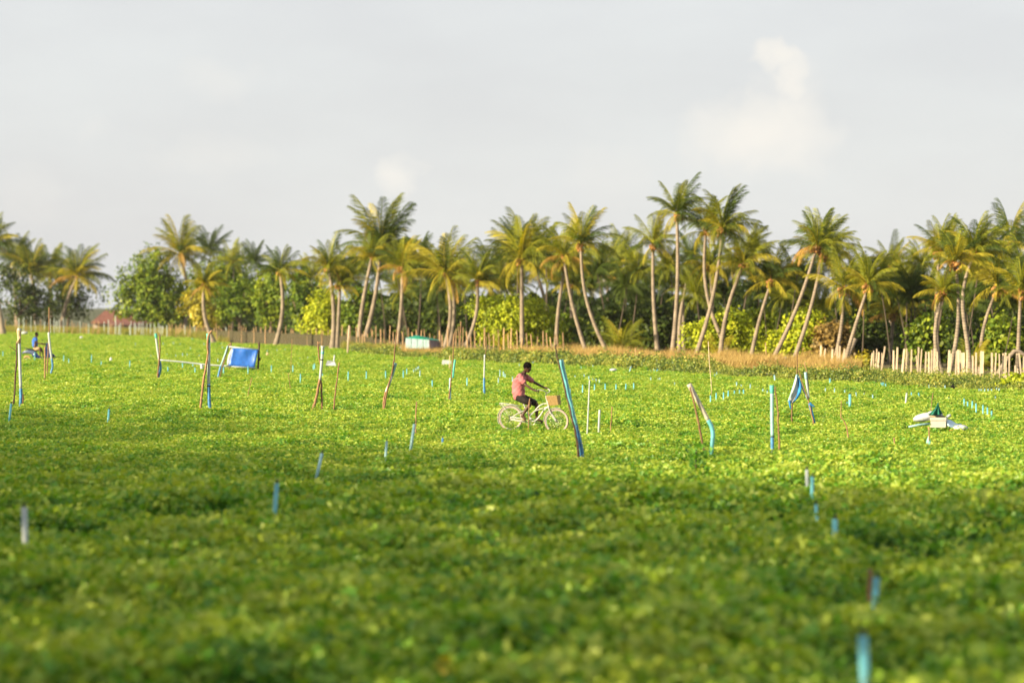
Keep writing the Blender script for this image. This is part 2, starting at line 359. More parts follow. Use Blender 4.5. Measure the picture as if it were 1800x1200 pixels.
# ------------------------------------------------------------------ instancing of countless plants (geometry nodes)
def scatter(name, pts, rots, scl, idx, sources, label, cat='plants'):
    src = bpy.data.collections.new(name + '_sources')
    for i, me in enumerate(sources):
        o = bpy.data.objects.new('%s_piece_%02d' % (name, i), me); src.objects.link(o)
    me = bpy.data.meshes.new(name); me.vertices.add(len(pts)); me.vertices.foreach_set('co', np.asarray(pts, np.float32).ravel())
    a = me.attributes.new('rot', 'FLOAT_VECTOR', 'POINT'); a.data.foreach_set('vector', np.asarray(rots, np.float32).ravel())
    a = me.attributes.new('scl', 'FLOAT_VECTOR', 'POINT'); a.data.foreach_set('vector', np.asarray(scl, np.float32).ravel())
    a = me.attributes.new('idx', 'INT', 'POINT'); a.data.foreach_set('value', np.asarray(idx, np.int32))
    me.update(); ob = link(name, me, kind='stuff'); tag(ob, label, cat)
    t = bpy.data.node_groups.new(name + '_nodes', 'GeometryNodeTree')
    t.interface.new_socket('Geometry', in_out='INPUT', socket_type='NodeSocketGeometry'); t.interface.new_socket('Geometry', in_out='OUTPUT', socket_type='NodeSocketGeometry')
    N = t.nodes.new; L = t.links.new
    gi = N('NodeGroupInput'); go = N('NodeGroupOutput'); ip = N('GeometryNodeInstanceOnPoints'); ci = N('GeometryNodeCollectionInfo')
    ci.inputs['Collection'].default_value = src; ci.inputs['Separate Children'].default_value = True; ci.inputs['Reset Children'].default_value = True
    def na(nm, ty):
        n = N('GeometryNodeInputNamedAttribute'); n.data_type = ty; n.inputs['Name'].default_value = nm; return n.outputs['Attribute']
    e = N('FunctionNodeEulerToRotation'); L(na('rot', 'FLOAT_VECTOR'), e.inputs[0])
    L(gi.outputs[0], ip.inputs['Points']); L(ci.outputs[0], ip.inputs['Instance']); ip.inputs['Pick Instance'].default_value = True
    L(na('idx', 'INT'), ip.inputs['Instance Index']); L(e.outputs[0], ip.inputs['Rotation']); L(na('scl', 'FLOAT_VECTOR'), ip.inputs['Scale'])
    L(ip.outputs[0], go.inputs[0])
    md = ob.modifiers.new('scatter', 'NODES'); md.node_group = t
    return ob

def rot_basis(n_, up, spin):
    """orthonormal frames whose third axis is up (n,3)"""
    up = up / np.linalg.norm(up, axis=1, keepdims=True)
    ref = np.where(np.abs(up[:, 2:3]) < .9, np.array([[0, 0, 1.]]), np.array([[1., 0, 0]]))
    a = np.cross(ref, up); a /= np.linalg.norm(a, axis=1, keepdims=True); b = np.cross(up, a)
    c, s = np.cos(spin)[:, None], np.sin(spin)[:, None]
    return a * c + b * s, -a * s + b * c, up

def leaves(c, up, size, tone, mat, name, shape='kite', fold=.25):
    """leaf-sized faces at centres c facing up; returns a mesh"""
    n = len(c); A, B, C = rot_basis(n, up, rng.uniform(0, 2 * np.pi, n)); s = size[:, None]
    if shape == 'kite':      # folded along the midrib, 4 triangles -> two quads
        loc = [(-.5, 0, 0), (0.05, .42, fold), (.5, 0, .0), (0.05, -.42, fold), (-.15, 0, -.02)]
        q = [A * (x * s) + B * (y * s) + C * (z * s) + c for x, y, z in loc]
        V_ = np.stack(q[:4] , 1).reshape(-1, 3); b = np.arange(n)[:, None] * 4
        Fc = np.concatenate([b + [[0, 2, 1]], b + [[0, 3, 2]]], 0); tn = np.concatenate([tone, tone])
    elif shape == 'lobed':   # five-lobed melon leaf, folded
        loc = [(-.35, 0, 0), (-.1, .42, fold), (.05, .16, .06), (.38, .3, fold), (.36, .08, .03), (.62, 0, -.08), (.36, -.08, .03), (.38, -.3, fold), (.05, -.16, .06), (-.1, -.42, fold)]
        q = [A * (x * s) + B * (y * s) + C * (z * s) + c for x, y, z in loc]
        V_ = np.stack(q, 1).reshape(-1, 3); b = np.arange(n)[:, None] * 10
        tri = [[0, 2, 1], [0, 4, 2], [2, 4, 3], [0, 6, 4], [4, 6, 5], [0, 8, 6], [6, 8, 7], [0, 9, 8]]
        Fc = np.concatenate([b + [t_] for t_ in tri], 0); tn = np.concatenate([tone] * 8)
    else:                    # round leaf, hexagon
        a = np.linspace(0, 2 * np.pi, 6, endpoint=False)
        q = [A * (.5 * np.cos(t_) * s) + B * (.45 * np.sin(t_) * s) + C * (fold * abs(math.sin(t_)) * s * .5) + c for t_ in a]
        V_ = np.stack(q, 1).reshape(-1, 3); b = np.arange(n)[:, None] * 6
        Fc = b + [[0, 1, 2, 3, 4, 5]]; tn = tone
    return np_mesh(name, V_, Fc, tn, mat=mat)

def unit(n):
    v = rng.normal(size=(n, 3)); return v / np.linalg.norm(v, axis=1, keepdims=True)

# melon plants
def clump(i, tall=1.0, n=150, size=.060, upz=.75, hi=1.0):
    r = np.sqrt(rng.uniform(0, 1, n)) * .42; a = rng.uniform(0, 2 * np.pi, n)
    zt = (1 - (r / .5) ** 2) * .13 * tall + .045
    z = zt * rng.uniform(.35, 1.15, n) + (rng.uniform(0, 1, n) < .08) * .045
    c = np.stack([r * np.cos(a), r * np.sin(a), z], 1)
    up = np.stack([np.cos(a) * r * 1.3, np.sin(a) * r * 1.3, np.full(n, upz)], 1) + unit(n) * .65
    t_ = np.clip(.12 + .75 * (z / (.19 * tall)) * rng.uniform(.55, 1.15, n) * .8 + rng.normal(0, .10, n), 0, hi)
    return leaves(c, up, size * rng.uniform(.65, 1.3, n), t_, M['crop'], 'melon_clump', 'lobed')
clumps = [clump(i) for i in range(6)] + [clump(i, 1.5, 60, .11) for i in range(2)] + [clump(i, 1.7, 130,   .080, .30, .60) for i in range(5)]
def in_field(x, y):
    px = x / y * F + 900; return y < np.interp(px, EX, [depth(e, .15) for e in EY]) * .995
def vnoise(x, y, s, seed):
    r_ = np.random.default_rng(seed); T = r_.uniform(0, 1, (64, 64)); u = x / s; v = y / s
    i = np.floor(u).astype(int); j = np.floor(v).astype(int); fu = u - i; fv = v - j; fu = fu * fu * (3 - 2 * fu); fv = fv * fv * (3 - 2 * fv)
    g_ = lambda a, b: T[a % 64, b % 64]
    return (g_(i, j) * (1 - fu) + g_(i + 1, j) * fu) * (1 - fv) + (g_(i, j + 1) * (1 - fu) + g_(i + 1, j + 1) * fu) * fv
pp = []
for y0, y1, dens in ((12, 30, 12), (30, 60, 12), (60, 110, 11), (110, 200, 8), (200, 380, 5)):
    wmax = .235 * y1 + 4; n = int((y1 - y0) * 2 * wmax * dens)
    x = rng.uniform(-wmax, wmax, n); y = rng.uniform(y0, y1, n); ok = (np.abs(x) < .235 * y + 4) & in_field(x, y); pp.append(np.stack([x[ok], y[ok]], 1))
pp = np.concatenate(pp)
hgt = .55 * vnoise(pp[:, 0], pp[:, 1], 1.7, 1) + .45 * vnoise(pp[:, 0] + 9, pp[:, 1], .8, 2)
dip = vnoise(pp[:, 0] * .6, pp[:, 1], 2.6, 3)
keep = (dip > np.where(pp[:, 1] < 48, .27, .15)) | (rng.uniform(size=len(pp)) < .25); pp = pp[keep]; hgt = hgt[keep]; dip = dip[keep]
n = len(pp); far = np.clip((pp[:, 1] - 100) / 150, 0, 1)
sc = (.62 + .75 * hgt) * rng.uniform(.8, 1.2, n) * (1 + .25 * far)
near = np.clip((52 - pp[:, 1]) / 18, 0, 1)
mid = np.clip((130 - pp[:, 1]) / 60, 0, 1); lump = vnoise(pp[:, 0] + 40, pp[:, 1] * .8, 1.1, 31)
zz = -.03 + .08 * hgt + .02 * dip + mid * (.15 * (lump - .45)) + near * (.36 * (hgt - .45)); sz = sc * (.82 + .45 * near); sc = sc * (1 + .30 * near)
rots = np.stack([rng.normal(0, .12, n), rng.normal(0, .12, n), rng.uniform(0, 6.28, n)], 1)
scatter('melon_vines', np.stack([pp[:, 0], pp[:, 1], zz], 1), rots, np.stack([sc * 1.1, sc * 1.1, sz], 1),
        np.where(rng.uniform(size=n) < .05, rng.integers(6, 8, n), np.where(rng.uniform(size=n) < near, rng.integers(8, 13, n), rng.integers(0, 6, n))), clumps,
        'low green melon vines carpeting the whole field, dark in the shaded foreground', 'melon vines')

# weeds along the far edge of the field
def weed_clump(n=110, size=.13, h=1.0, mat='weed', shape='kite'):
    r = np.sqrt(rng.uniform(0, 1, n)) * .5; a = rng.uniform(0, 6.28, n); z = h * rng.uniform(.05, 1, n) ** .8 * (1 - .5 * (r / .5) ** 2)
    c = np.stack([r * np.cos(a), r * np.sin(a), z], 1); up = np.stack([np.cos(a), np.sin(a), np.full(n, .6)], 1) + unit(n) * .8
    return leaves(c, up, size * rng.uniform(.6, 1.3, n), np.clip(rng.normal(.42, .22, n) + .2 * z / h, 0, 1), M[mat], 'weed_clump', shape)
weeds = [weed_clump() for _ in range(5)] + [weed_clump(90, .11, 1.5) for _ in range(2)]
def band(px0, px1, b0, b1, n):
    px = rng.uniform(px0, px1, n); b = rng.uniform(b0, b1, n); Y = np.interp(px, EX, [depth(e, .15) for e in EY]) * (1 + b)
    return (px - 900) / F * Y, Y, px
x, Y, px = band(612, 1900, -.005, .045, 3200)
x2, Y2, px2 = band(-60, 400, .0, .03, 500)
x3, Y3, px3 = band(1500, 1900, .05, .14, 900)
x = np.concatenate([x, x2, x3]); Y = np.concatenate([Y, Y2, Y3]); n = len(x)
s_ = rng.uniform(.6, 1.1, n) * (.55 + .7 * vnoise(x, Y, 2.2, 6)) * 1.25; s_ *= np.interp(np.concatenate([px, px2, px3]), [300, 620, 900, 1200, 1400, 1900], [.6, .62, .70, .62, .48, .36]); s_[3200:3700] *= .8; pw = x / Y * F + 900; s_ *= np.where((pw > 700) & (pw < 785), .65, 1)
scatter('edge_weeds', np.stack([x, Y, np.zeros(n)], 1), np.stack([np.zeros(n), np.zeros(n), rng.uniform(0, 6.28, n)], 1), np.stack([s_ * 1.1, s_ * 1.1, s_], 1),
        np.where(rng.uniform(size=n) < .12, 5 + rng.integers(0, 2, n), rng.integers(0, 5, n)), weeds, 'tangled leafy weeds in a low bank along the far edge of the melon field', 'weeds')

# grasses
def grass_tuft(n, h, w, mat, spread=.35, lean=.25):
    r = np.sqrt(rng.uniform(0, 1, n)) * spread; a = rng.uniform(0, 6.28, n); b0 = np.stack([r * np.cos(a), r * np.sin(a), np.zeros(n)], 1)
    hh = h * rng.uniform(.6, 1.1, n); d = np.stack([rng.normal(.06, lean, n), rng.normal(0, lean, n), np.ones(n)], 1); d /= np.linalg.norm(d, axis=1, keepdims=True)
    s2 = rng.uniform(0, 6.28, n); side = np.stack([np.cos(s2), np.sin(s2), np.zeros(n)], 1) * w
    mid = b0 + d * hh[:, None] * .6; tip = mid + (d + np.stack([rng.normal(.12, .2, n), rng.normal(0, .2, n), -np.full(n, .1)], 1)) * hh[:, None] * .4
    V_ = np.stack([b0 - side, b0 + side, mid + side * .8, mid - side * .8, tip], 1).reshape(-1, 3); b = np.arange(n)[:, None] * 5
    Fc = np.concatenate([b + [[0, 1, 2]], b + [[0, 2, 3]], b + [[3, 2, 4]]], 0); tn = rng.uniform(0, 1, n)
    return np_mesh('grass_tuft', V_, Fc, np.concatenate([tn] * 3), mat=M[mat])
dry = [grass_tuft(60, 1.0, .012, 'dry') for _ in range(4)]
x, Y, px = band(900, 1500, .06, .20, 2600); x2, Y2, px2 = band(640, 900, .03, .12, 500)
x = np.concatenate([x, x2]); Y = np.concatenate([Y, Y2]); n = len(x); s_ = rng.uniform(.6, 1.05, n) * (.45 + .85 * vnoise(x, Y, 1.5, 21)); s_[2600:] *= .8
scatter('dry_grass', np.stack([x, Y, np.zeros(n)], 1), np.stack([np.zeros(n), np.zeros(n), rng.uniform(-.5, .5, n)], 1), np.stack([s_, s_, s_], 1),
        rng.integers(0, 4, n), dry, 'tall orange dry grass standing between the palm trunks behind the weeds', 'dry grass')
tg = [grass_tuft(60, 1.2, .014, 'tallgrass') for _ in range(4)]
x, Y, px = band(-80, 400, .0, .09, 1500); x2, Y2, px2 = band(600, 960, .03, .12, 1000); x3, Y3, _ = band(1500, 1900, .05, .2, 900)
x = np.concatenate([x, x2, x3]); Y = np.concatenate([Y, Y2, Y3]); n = len(x); s_ = rng.uniform(.5, 1.0, n); s_[1500:2500] *= .75; s_[2500:] *= .42; pxa = x / Y * F + 900; s_ *= np.where((pxa > 700) & (pxa < 782), .25, 1)
scatter('tall_grass', np.stack([x, Y, np.zeros(n)], 1), np.stack([np.zeros(n), np.zeros(n), rng.uniform(-.5, .5, n)], 1), np.stack([s_, s_, s_], 1),
        rng.integers(0, 4, n), tg, 'yellow-green tall grass growing round the fence stakes', 'tall grass')

# ------------------------------------------------------------------ broadleaf trees and bushes
def crown_mesh(w, d, h, z0, nleaf, lsize, mat, lobes=9, shape='round', tone_c=.5, seed=0):
    """leaf clumps through the volume of several lobes"""
    r_ = np.random.default_rng(seed); Cs = []; Us = []; Ts = []
    lob = []
    for i in range(lobes):
        a = r_.uniform(0, 6.28); q = r_.uniform(0, .62) if i else 0
        lob.append((q * w * .5 * math.cos(a), q * d * .5 * math.sin(a), z0 + h * r_.uniform(.14, .70), w * r_.uniform(.22, .36), d * r_.uniform(.22, .36), h * r_.uniform(.22, .34)))
    ncl = nleaf // 14
    for j in range(ncl):
        l = lob[r_.integers(0, lobes)]; u = r_.normal(size=3); u /= np.linalg.norm(u); u[2] = u[2] if u[2] > -.5 else -u[2]
        rad = r_.uniform(.78, 1.12) if r_.uniform() < .75 else r_.uniform(.2, .8)
        c = np.array([l[0] + u[0] * l[3] * rad, l[1] + u[1] * l[4] * rad, l[2] + u[2] * l[5] * rad])
        c[2] = max(c[2], z0 * .6 + .1); k_ = r_.integers(9, 18); tn = np.clip(r_.normal(tone_c, .18), 0, 1)
        cc = c + r_.normal(size=(k_, 3)) * lsize * 1.1; Cs.append(cc)
        Us.append(u * .9 + np.array([0, 0, .45]) + r_.normal(size=(k_, 3)) * .55); Ts.append(np.clip(tn + r_.normal(0, .13, k_), 0, 1))
    c = np.concatenate(Cs); up = np.concatenate(Us); t_ = np.concatenate(Ts)
    return leaves(c, up, lsize * r_.uniform(.7, 1.35, len(c)), t_, M[mat], 'crown', shape, .2)
def bush(name, px0, px1, ptop, prow, mat, label, cat='bush', nleaf=4500, lsize=.2, z0f=.12, back=0.0, group=None, tone=.5, lobes=9):
    Y = depth(prow, 0); c = Vector((((px0 + px1) / 2 - 900) / F * Y, Y, 0)); w = (px1 - px0) / F * Y; h = (prow - ptop) / F * Y
    t = thing(name, label, cat, c, group); d = min(w, max(4, w * .8))
    me = crown_mesh(w * 1.12, d, h * 1.02, h * z0f * .5, nleaf, lsize, mat, lobes, seed=int(px0 * 7 + ptop), tone_c=tone)
    link('crown', me, t, c)
    tr = MB(); rr = max(.07, h * .022)
    tr.tube([c + Vector((0, 0, -.05)), c + Vector((.1, 0, h * .25)), c + Vector((.05, 0, h * .5))], [rr, rr * .8, rr * .5], 8)
    for q in range(6):
        a = q * 1.05 + px0; e = c + Vector((math.cos(a) * w * .3, math.sin(a) * d * .3, h * random.uniform(.45, .75)))
        tr.tube([c + Vector((.06, 0, h * .15 + q * .03 * h)), c + Vector((math.cos(a) * w * .14, math.sin(a) * d * .14, h * .38)), e], [rr * .5, rr * .35, rr * .15], 6)
    tr.build('trunk', M['trunkwood'], t); return t
bush('broadleaf_tree', 205, 332, 428, 585, 'bush_g', 'big dark green broadleaf tree beside the red roof at the left gap', 'tree', 14000, .30, .05, tone=.55, lobes=22)
bush('broadleaf_tree', 320, 470, 442, 583, 'bush_g', 'dense dark green tree behind the small yellow palm', 'tree', 13000, .30, .05, lobes=16)
bush('bush', 322, 392, 500, 590, 'bush_yy', 'bright golden bush beneath the small yellow palm', 'bush', 3200, .26)
bush('bush', 378, 462, 482, 592, 'bush_g', 'green bush right of the golden bush, behind the blue tarp', 'bush', 4200, .26)
bush('bush', 440, 512, 462, 594, 'bush_g', 'tall dark bush behind the slender palm near the net fence', 'bush', 4500, .26, tone=.6)
bush('bush', 498, 560, 470, 596, 'bush_g', 'olive bush between the slender palm and the twin palms', 'bush', 3600, .25, tone=.4)
bush('bush', 520, 606, 505, 601, 'bush_y', 'yellow-green bush behind the right half of the net fence', 'bush', 4200, .24, tone=.65)
bush('bush', 600, 668, 492, 603, 'bush_g', 'mixed green bush left of the leaning pair of palms', 'bush', 3800, .24, tone=.45)
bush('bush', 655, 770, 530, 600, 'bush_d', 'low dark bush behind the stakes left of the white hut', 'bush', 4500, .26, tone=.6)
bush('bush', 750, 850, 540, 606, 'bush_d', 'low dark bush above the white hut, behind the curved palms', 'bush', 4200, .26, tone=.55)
bush('bush', 836, 968, 518, 621, 'bush_y', 'rounded yellow-green dome bush behind the cyclist', 'bush', 12750, .155, .06, tone=.62, lobes=12)
bush('bush', 960, 1032, 556, 618, 'bush_g', 'small green bush right of the dome bush', 'bush', 3500, .2, .06, tone=.6)
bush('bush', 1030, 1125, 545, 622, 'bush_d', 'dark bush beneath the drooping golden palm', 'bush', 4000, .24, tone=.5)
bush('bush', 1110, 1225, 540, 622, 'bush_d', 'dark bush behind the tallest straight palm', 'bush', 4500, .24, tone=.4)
bush('bush', 1210, 1310, 538, 637, 'bush_y', 'yellow-green round bush behind the crossing trunks', 'bush', 11050, .155, .06, tone=.62, lobes=11)
bush('bush', 1285, 1388, 545, 634, 'bush_y', 'broad bush of darker olive leaves right of the crossing trunks', 'bush', 10200, .155, .06, tone=.35, lobes=11)
bush('bush', 1362, 1462, 543, 640, 'bush_y', 'brightest yellow-green bush beneath the two tall leaning palms', 'bush', 11050, .155, .06, tone=.68, lobes=11)
bush('bush', 1424, 1492, 572, 642, 'bush_o', 'rusty brown-leaved bush beside the bright bush', 'bush', 3800, .18, .06)
bush('bush', 1478, 1560, 572, 640, 'bush_d', 'dark bush in the gap behind the leaning cut trunk', 'bush', 3500, .22, tone=.4)
bush('bush', 1500, 1556, 535, 628, 'bush_y', 'yellow leafy bush high behind the right-leaning palm', 'bush', 3000, .2, tone=.65)
bush('bush', 1506, 1536, 622, 660, 'bush_yy', 'small golden weed bush between the cream stakes', 'bush', 900, .14, tone=.6)
bush('bush', 1600, 1680, 560, 645, 'bush_g', 'leafy bush behind the forked trunk', 'bush', 3800, .2, tone=.55)
bush('bush', 1722, 1812, 565, 652, 'bush_g', 'tall leafy bush at the right edge with yellow-lit leaves', 'bush', 5000, .19, tone=.7)
bush('bush', 1655, 1740, 585, 647, 'bush_d', 'dark bush behind the cream stakes right of the forked trunk', 'bush', 3200, .2, tone=.4)
bush('bush', 1757, 1830, 655, 692, 'bush_y', 'low yellow bush at the field edge by the right border', 'bush', 1600, .13, tone=.6)
bush('broadleaf_tree', -30, 98, 468, 583, 'bush_d', 'dark round tree at the left border below the palms', 'tree', 4500, .3, tone=.5)
bush('broadleaf_tree', 70, 168, 488, 579, 'bush_d', 'dark tree behind the leaning palm left of the red roof', 'tree', 4000, .3, tone=.4)

# the wood behind: one mass of leaves
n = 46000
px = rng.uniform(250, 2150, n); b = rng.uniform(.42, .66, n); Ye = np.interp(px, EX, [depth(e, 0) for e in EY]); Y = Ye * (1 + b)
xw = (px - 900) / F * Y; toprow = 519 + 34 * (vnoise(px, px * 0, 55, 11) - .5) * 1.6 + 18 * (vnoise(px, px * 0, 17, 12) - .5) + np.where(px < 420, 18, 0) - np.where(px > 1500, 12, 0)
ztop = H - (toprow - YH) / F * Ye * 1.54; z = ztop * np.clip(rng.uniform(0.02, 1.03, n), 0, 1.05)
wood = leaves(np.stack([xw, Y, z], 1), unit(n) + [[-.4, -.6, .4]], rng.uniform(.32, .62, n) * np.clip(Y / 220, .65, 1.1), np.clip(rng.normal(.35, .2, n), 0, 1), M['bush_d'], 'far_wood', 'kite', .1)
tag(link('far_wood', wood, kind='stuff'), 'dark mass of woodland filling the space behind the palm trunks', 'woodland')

# ------------------------------------------------------------------ coconut palms
def frond_mesh(droop, mat, nl=40, leaf_len=.29, hang=.6, seed=0, ragged=0.0, sweep=0.0):
    r_ = random.Random(seed); pts = []; p = Vector((0, 0, 0)); N = 14
    for i in range(N + 1):
        s = i / N; th = -droop * s ** 1.4; pts.append(p.copy()); p = p + Vector((math.cos(th), sweep * s * .4, math.sin(th))) / N
    V_ = []; Fc = []; T_ = []
    def at(s):
        q = s * N; i = min(int(q), N - 1); return pts[i].lerp(pts[i + 1], q - i), (pts[i + 1] - pts[i]).normalized()
    for i in range(N):                                   # rachis
        w = .012 * (1 - i / N) + .004; w2 = .012 * (1 - (i + 1) / N) + .004; b = len(V_)
        V_ += [pts[i] + Vector((0, -w, 0)), pts[i] + Vector((0, w, 0)), pts[i + 1] + Vector((0, w2, 0)), pts[i + 1] + Vector((0, -w2, 0)), pts[i] + Vector((0, 0, -w * 1.6)), pts[i + 1] + Vector((0, 0, -w2 * 1.6))]
        Fc += [(b, b + 1, b + 2, b + 3), (b, b + 3, b + 5, b + 4), (b + 1, b + 4, b + 5, b + 2)]; T_ += [1.0] * 3
    for side in (-1, 1):
        for i in range(nl):
            if r_.random() < ragged: continue
            s = .10 + .9 * (i + r_.uniform(-.3, .3)) / nl; s = min(max(s, .05), .995); c, tg_ = at(s)
            ln = leaf_len * (math.sin(math.pi * min(1, (s * .82 + .16))) ** .6) * r_.uniform(.7, 1.15) + .02
            d = (tg_ * (.50 + .45 * s) + Vector((0, side * .85, 0)) + Vector((0, 0, -hang * r_.uniform(.6, 1.4)))).normalized()
            d2 = (d + Vector((0, 0, -.35 - hang * .6))).normalized(); wv = tg_ * .0075
            m_ = c + d * ln * .55; e = m_ + d2 * ln * .45; b = len(V_)
            V_ += [c - wv * .6, c + wv * .6, m_ + wv, m_ - wv, e]; Fc += [(b, b + 1, b + 2, b + 3), (b + 3, b + 2, b + 4, b + 4)]; t_ = r_.uniform(.2, .8); T_ += [t_, t_]
    me = bpy.data.meshes.new('frond'); me.from_pydata(V_, [], [f if len(set(f)) == 4 else f[:3] for f in Fc]); me.update()
    a = me.attributes.new('tone', 'FLOAT', 'FACE'); a.data.foreach_set('value', np.asarray(T_, np.float32)); me.materials.append(mat); return me
FR = {}
for key, mt in (('d', M['frond_d']), ('m', M['frond_m']), ('y', M['frond_y']), ('o', M['frond_o'])):
    FR[key] = {'up': [frond_mesh(.6 + .35 * i, mt, hang=.55, seed=i, sweep=.2 * i) for i in range(2)], 'mid': [frond_mesh(1.1 + .35 * i, mt, hang=.7, seed=10 + i, sweep=-.15 * i) for i in range(2)],
               'low': [frond_mesh(1.2 + .3 * i, mt, hang=1.0, seed=20 + i, ragged=.12, leaf_len=.25) for i in range(2)]}
def frond_xf(az, el, L, roll):
    d = Vector((math.cos(az) * math.cos(el), math.sin(az) * math.cos(el), math.sin(el)))
    wf = .30 * max(0.2, math.cos(el)); d = (d + Vector((wf, -.05, .04))).normalized()      # wind from the left
    el2 = math.asin(max(-1, min(1, d.z))); az2 = math.atan2(d.y, d.x)
    return Euler((roll, -el2, az2), 'XYZ'), L
def frond_plan(n, r_, tone, span=112):
    """(azimuth, elevation, relative length, roll, material key, droop class)"""
    out = []
    for i in range(n):
        f = (i + .5) / n; el = R(86 - span * f ** 1.15) + r_.uniform(-.13, .13); az = i * 2.39996 + r_.uniform(-.3, .3)
        cls = 'up' if f < .33 else ('mid' if f < .72 else 'low')
        p_y = {'up': .02 + .16 * tone, 'mid': .08 + .6 * tone, 'low': .3 + .6 * tone}[cls]; u = r_.random()  # golden share grows downward: older fronds, plus sunlight put into the colour
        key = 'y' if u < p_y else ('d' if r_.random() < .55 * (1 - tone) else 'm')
        if cls == 'low' and r_.random() < .12 * (tone + .4): key = 'o'
        out.append((az, el, r_.uniform(.82, 1.08) * (.78 if cls == 'low' else 1), r_.uniform(-.5, .5), key, cls))
    return out
NUT = []
for i in range(3):
    mb = MB(); random.seed(40 + i)
    for q in range(12):
        a = random.uniform(0, 6.28); mb.ell((random.uniform(-.2, .2), random.uniform(-.2, .2), -random.uniform(-.05, .42)), (.082, .082, .105), 7, 5)
    mb.tube([(0, 0, .1), (.02, 0, -.3)], .02, 5)
    me = bpy.data.meshes.new('coconut_bunch'); me.from_pydata([tuple(v) for v in mb.v], [], mb.f); me.polygons.foreach_set('use_smooth', [True] * len(me.polygons)); me.materials.append(M['coconut']); NUT.append(me)
_st = MB(); random.seed(3)
for q in range(12):
    a = q * .9; _st.tube([(0.05 * math.cos(a), .05 * math.sin(a), -.15), (.2 * math.cos(a), .2 * math.sin(a), random.uniform(-.15, .2))], [.05, .02], 5)
STUB = bpy.data.meshes.new('frond_stubs'); STUB.from_pydata([tuple(v) for v in _st.v], [], _st.f); STUB.materials.append(M['stub'])

def trunk_tube(mb, base, top, c, rb, rt, wob, seed, n=26):
    r_ = random.Random(seed); ph = r_.uniform(0, 6.28); pts = []; rad = []
    for i in range(n + 1):
        t = i / n; p = base.lerp(top, t); p = p + Vector((c * math.sin(math.pi * t) + wob * math.sin(2 * math.pi * t + ph * .0), .3 * wob * math.sin(5 * t + ph), 0))
        pts.append(p); fl = math.exp(-t * 14) * .7
        rad.append((rb + (rt - rb) * t) * (1 + fl) * (1.02 if i % 2 else .985))
    pts[0].z = -.1
    mb.tube(pts, rad, 10); return pts
def palm(bx, by, tx, ty, Rpx, c, tone, label, nf=30, group='coconut palms of the front rows', nuts=2, rb=.145, wob=0.0, headless=False, name='coconut_palm'):
    Y = depth(by, 0); base = Vector(((bx - 900) / F * Y, Y, 0)); top = P(tx, ty, Y + 0.0); s = Y / F; seed = int(tx * 3 + ty)
    r_ = random.Random(seed); t = thing(name, label, 'dead palm' if headless else 'palm tree', base, group)
    mb = MB(); rb = 4.0 * s * random.Random(seed).uniform(.9, 1.1); trunk_tube(mb, base, top, c * s * 1.8, rb, rb * .62, wob * s, seed); mb.build('trunk', M['bark'], t)
    if headless: return t
    L0 = Rpx * s * r_.uniform(1.2, 1.42); cz = top + Vector((0, 0, .05))
    nf = int(nf * r_.uniform(.72, 1.0))
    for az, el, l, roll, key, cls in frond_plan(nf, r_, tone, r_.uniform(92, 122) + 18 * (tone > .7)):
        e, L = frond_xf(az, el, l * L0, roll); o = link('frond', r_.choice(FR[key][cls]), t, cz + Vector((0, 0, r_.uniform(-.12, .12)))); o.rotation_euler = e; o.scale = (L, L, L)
    o = link('frond_stubs', STUB, t, cz); o.rotation_euler.z = seed; o['kind'] = 'stuff'
    for i in range(nuts):
        a = r_.uniform(0, 6.28) if i else r_.uniform(3.4, 5.2); o = link('coconut_bunch', r_.choice(NUT), t, cz + Vector((.22 * math.cos(a), .22 * math.sin(a), -.08))); q = r_.uniform(.65, .95) * min(1.1, .45 + .01 * Rpx); o.scale = (q, q, q)
    return t
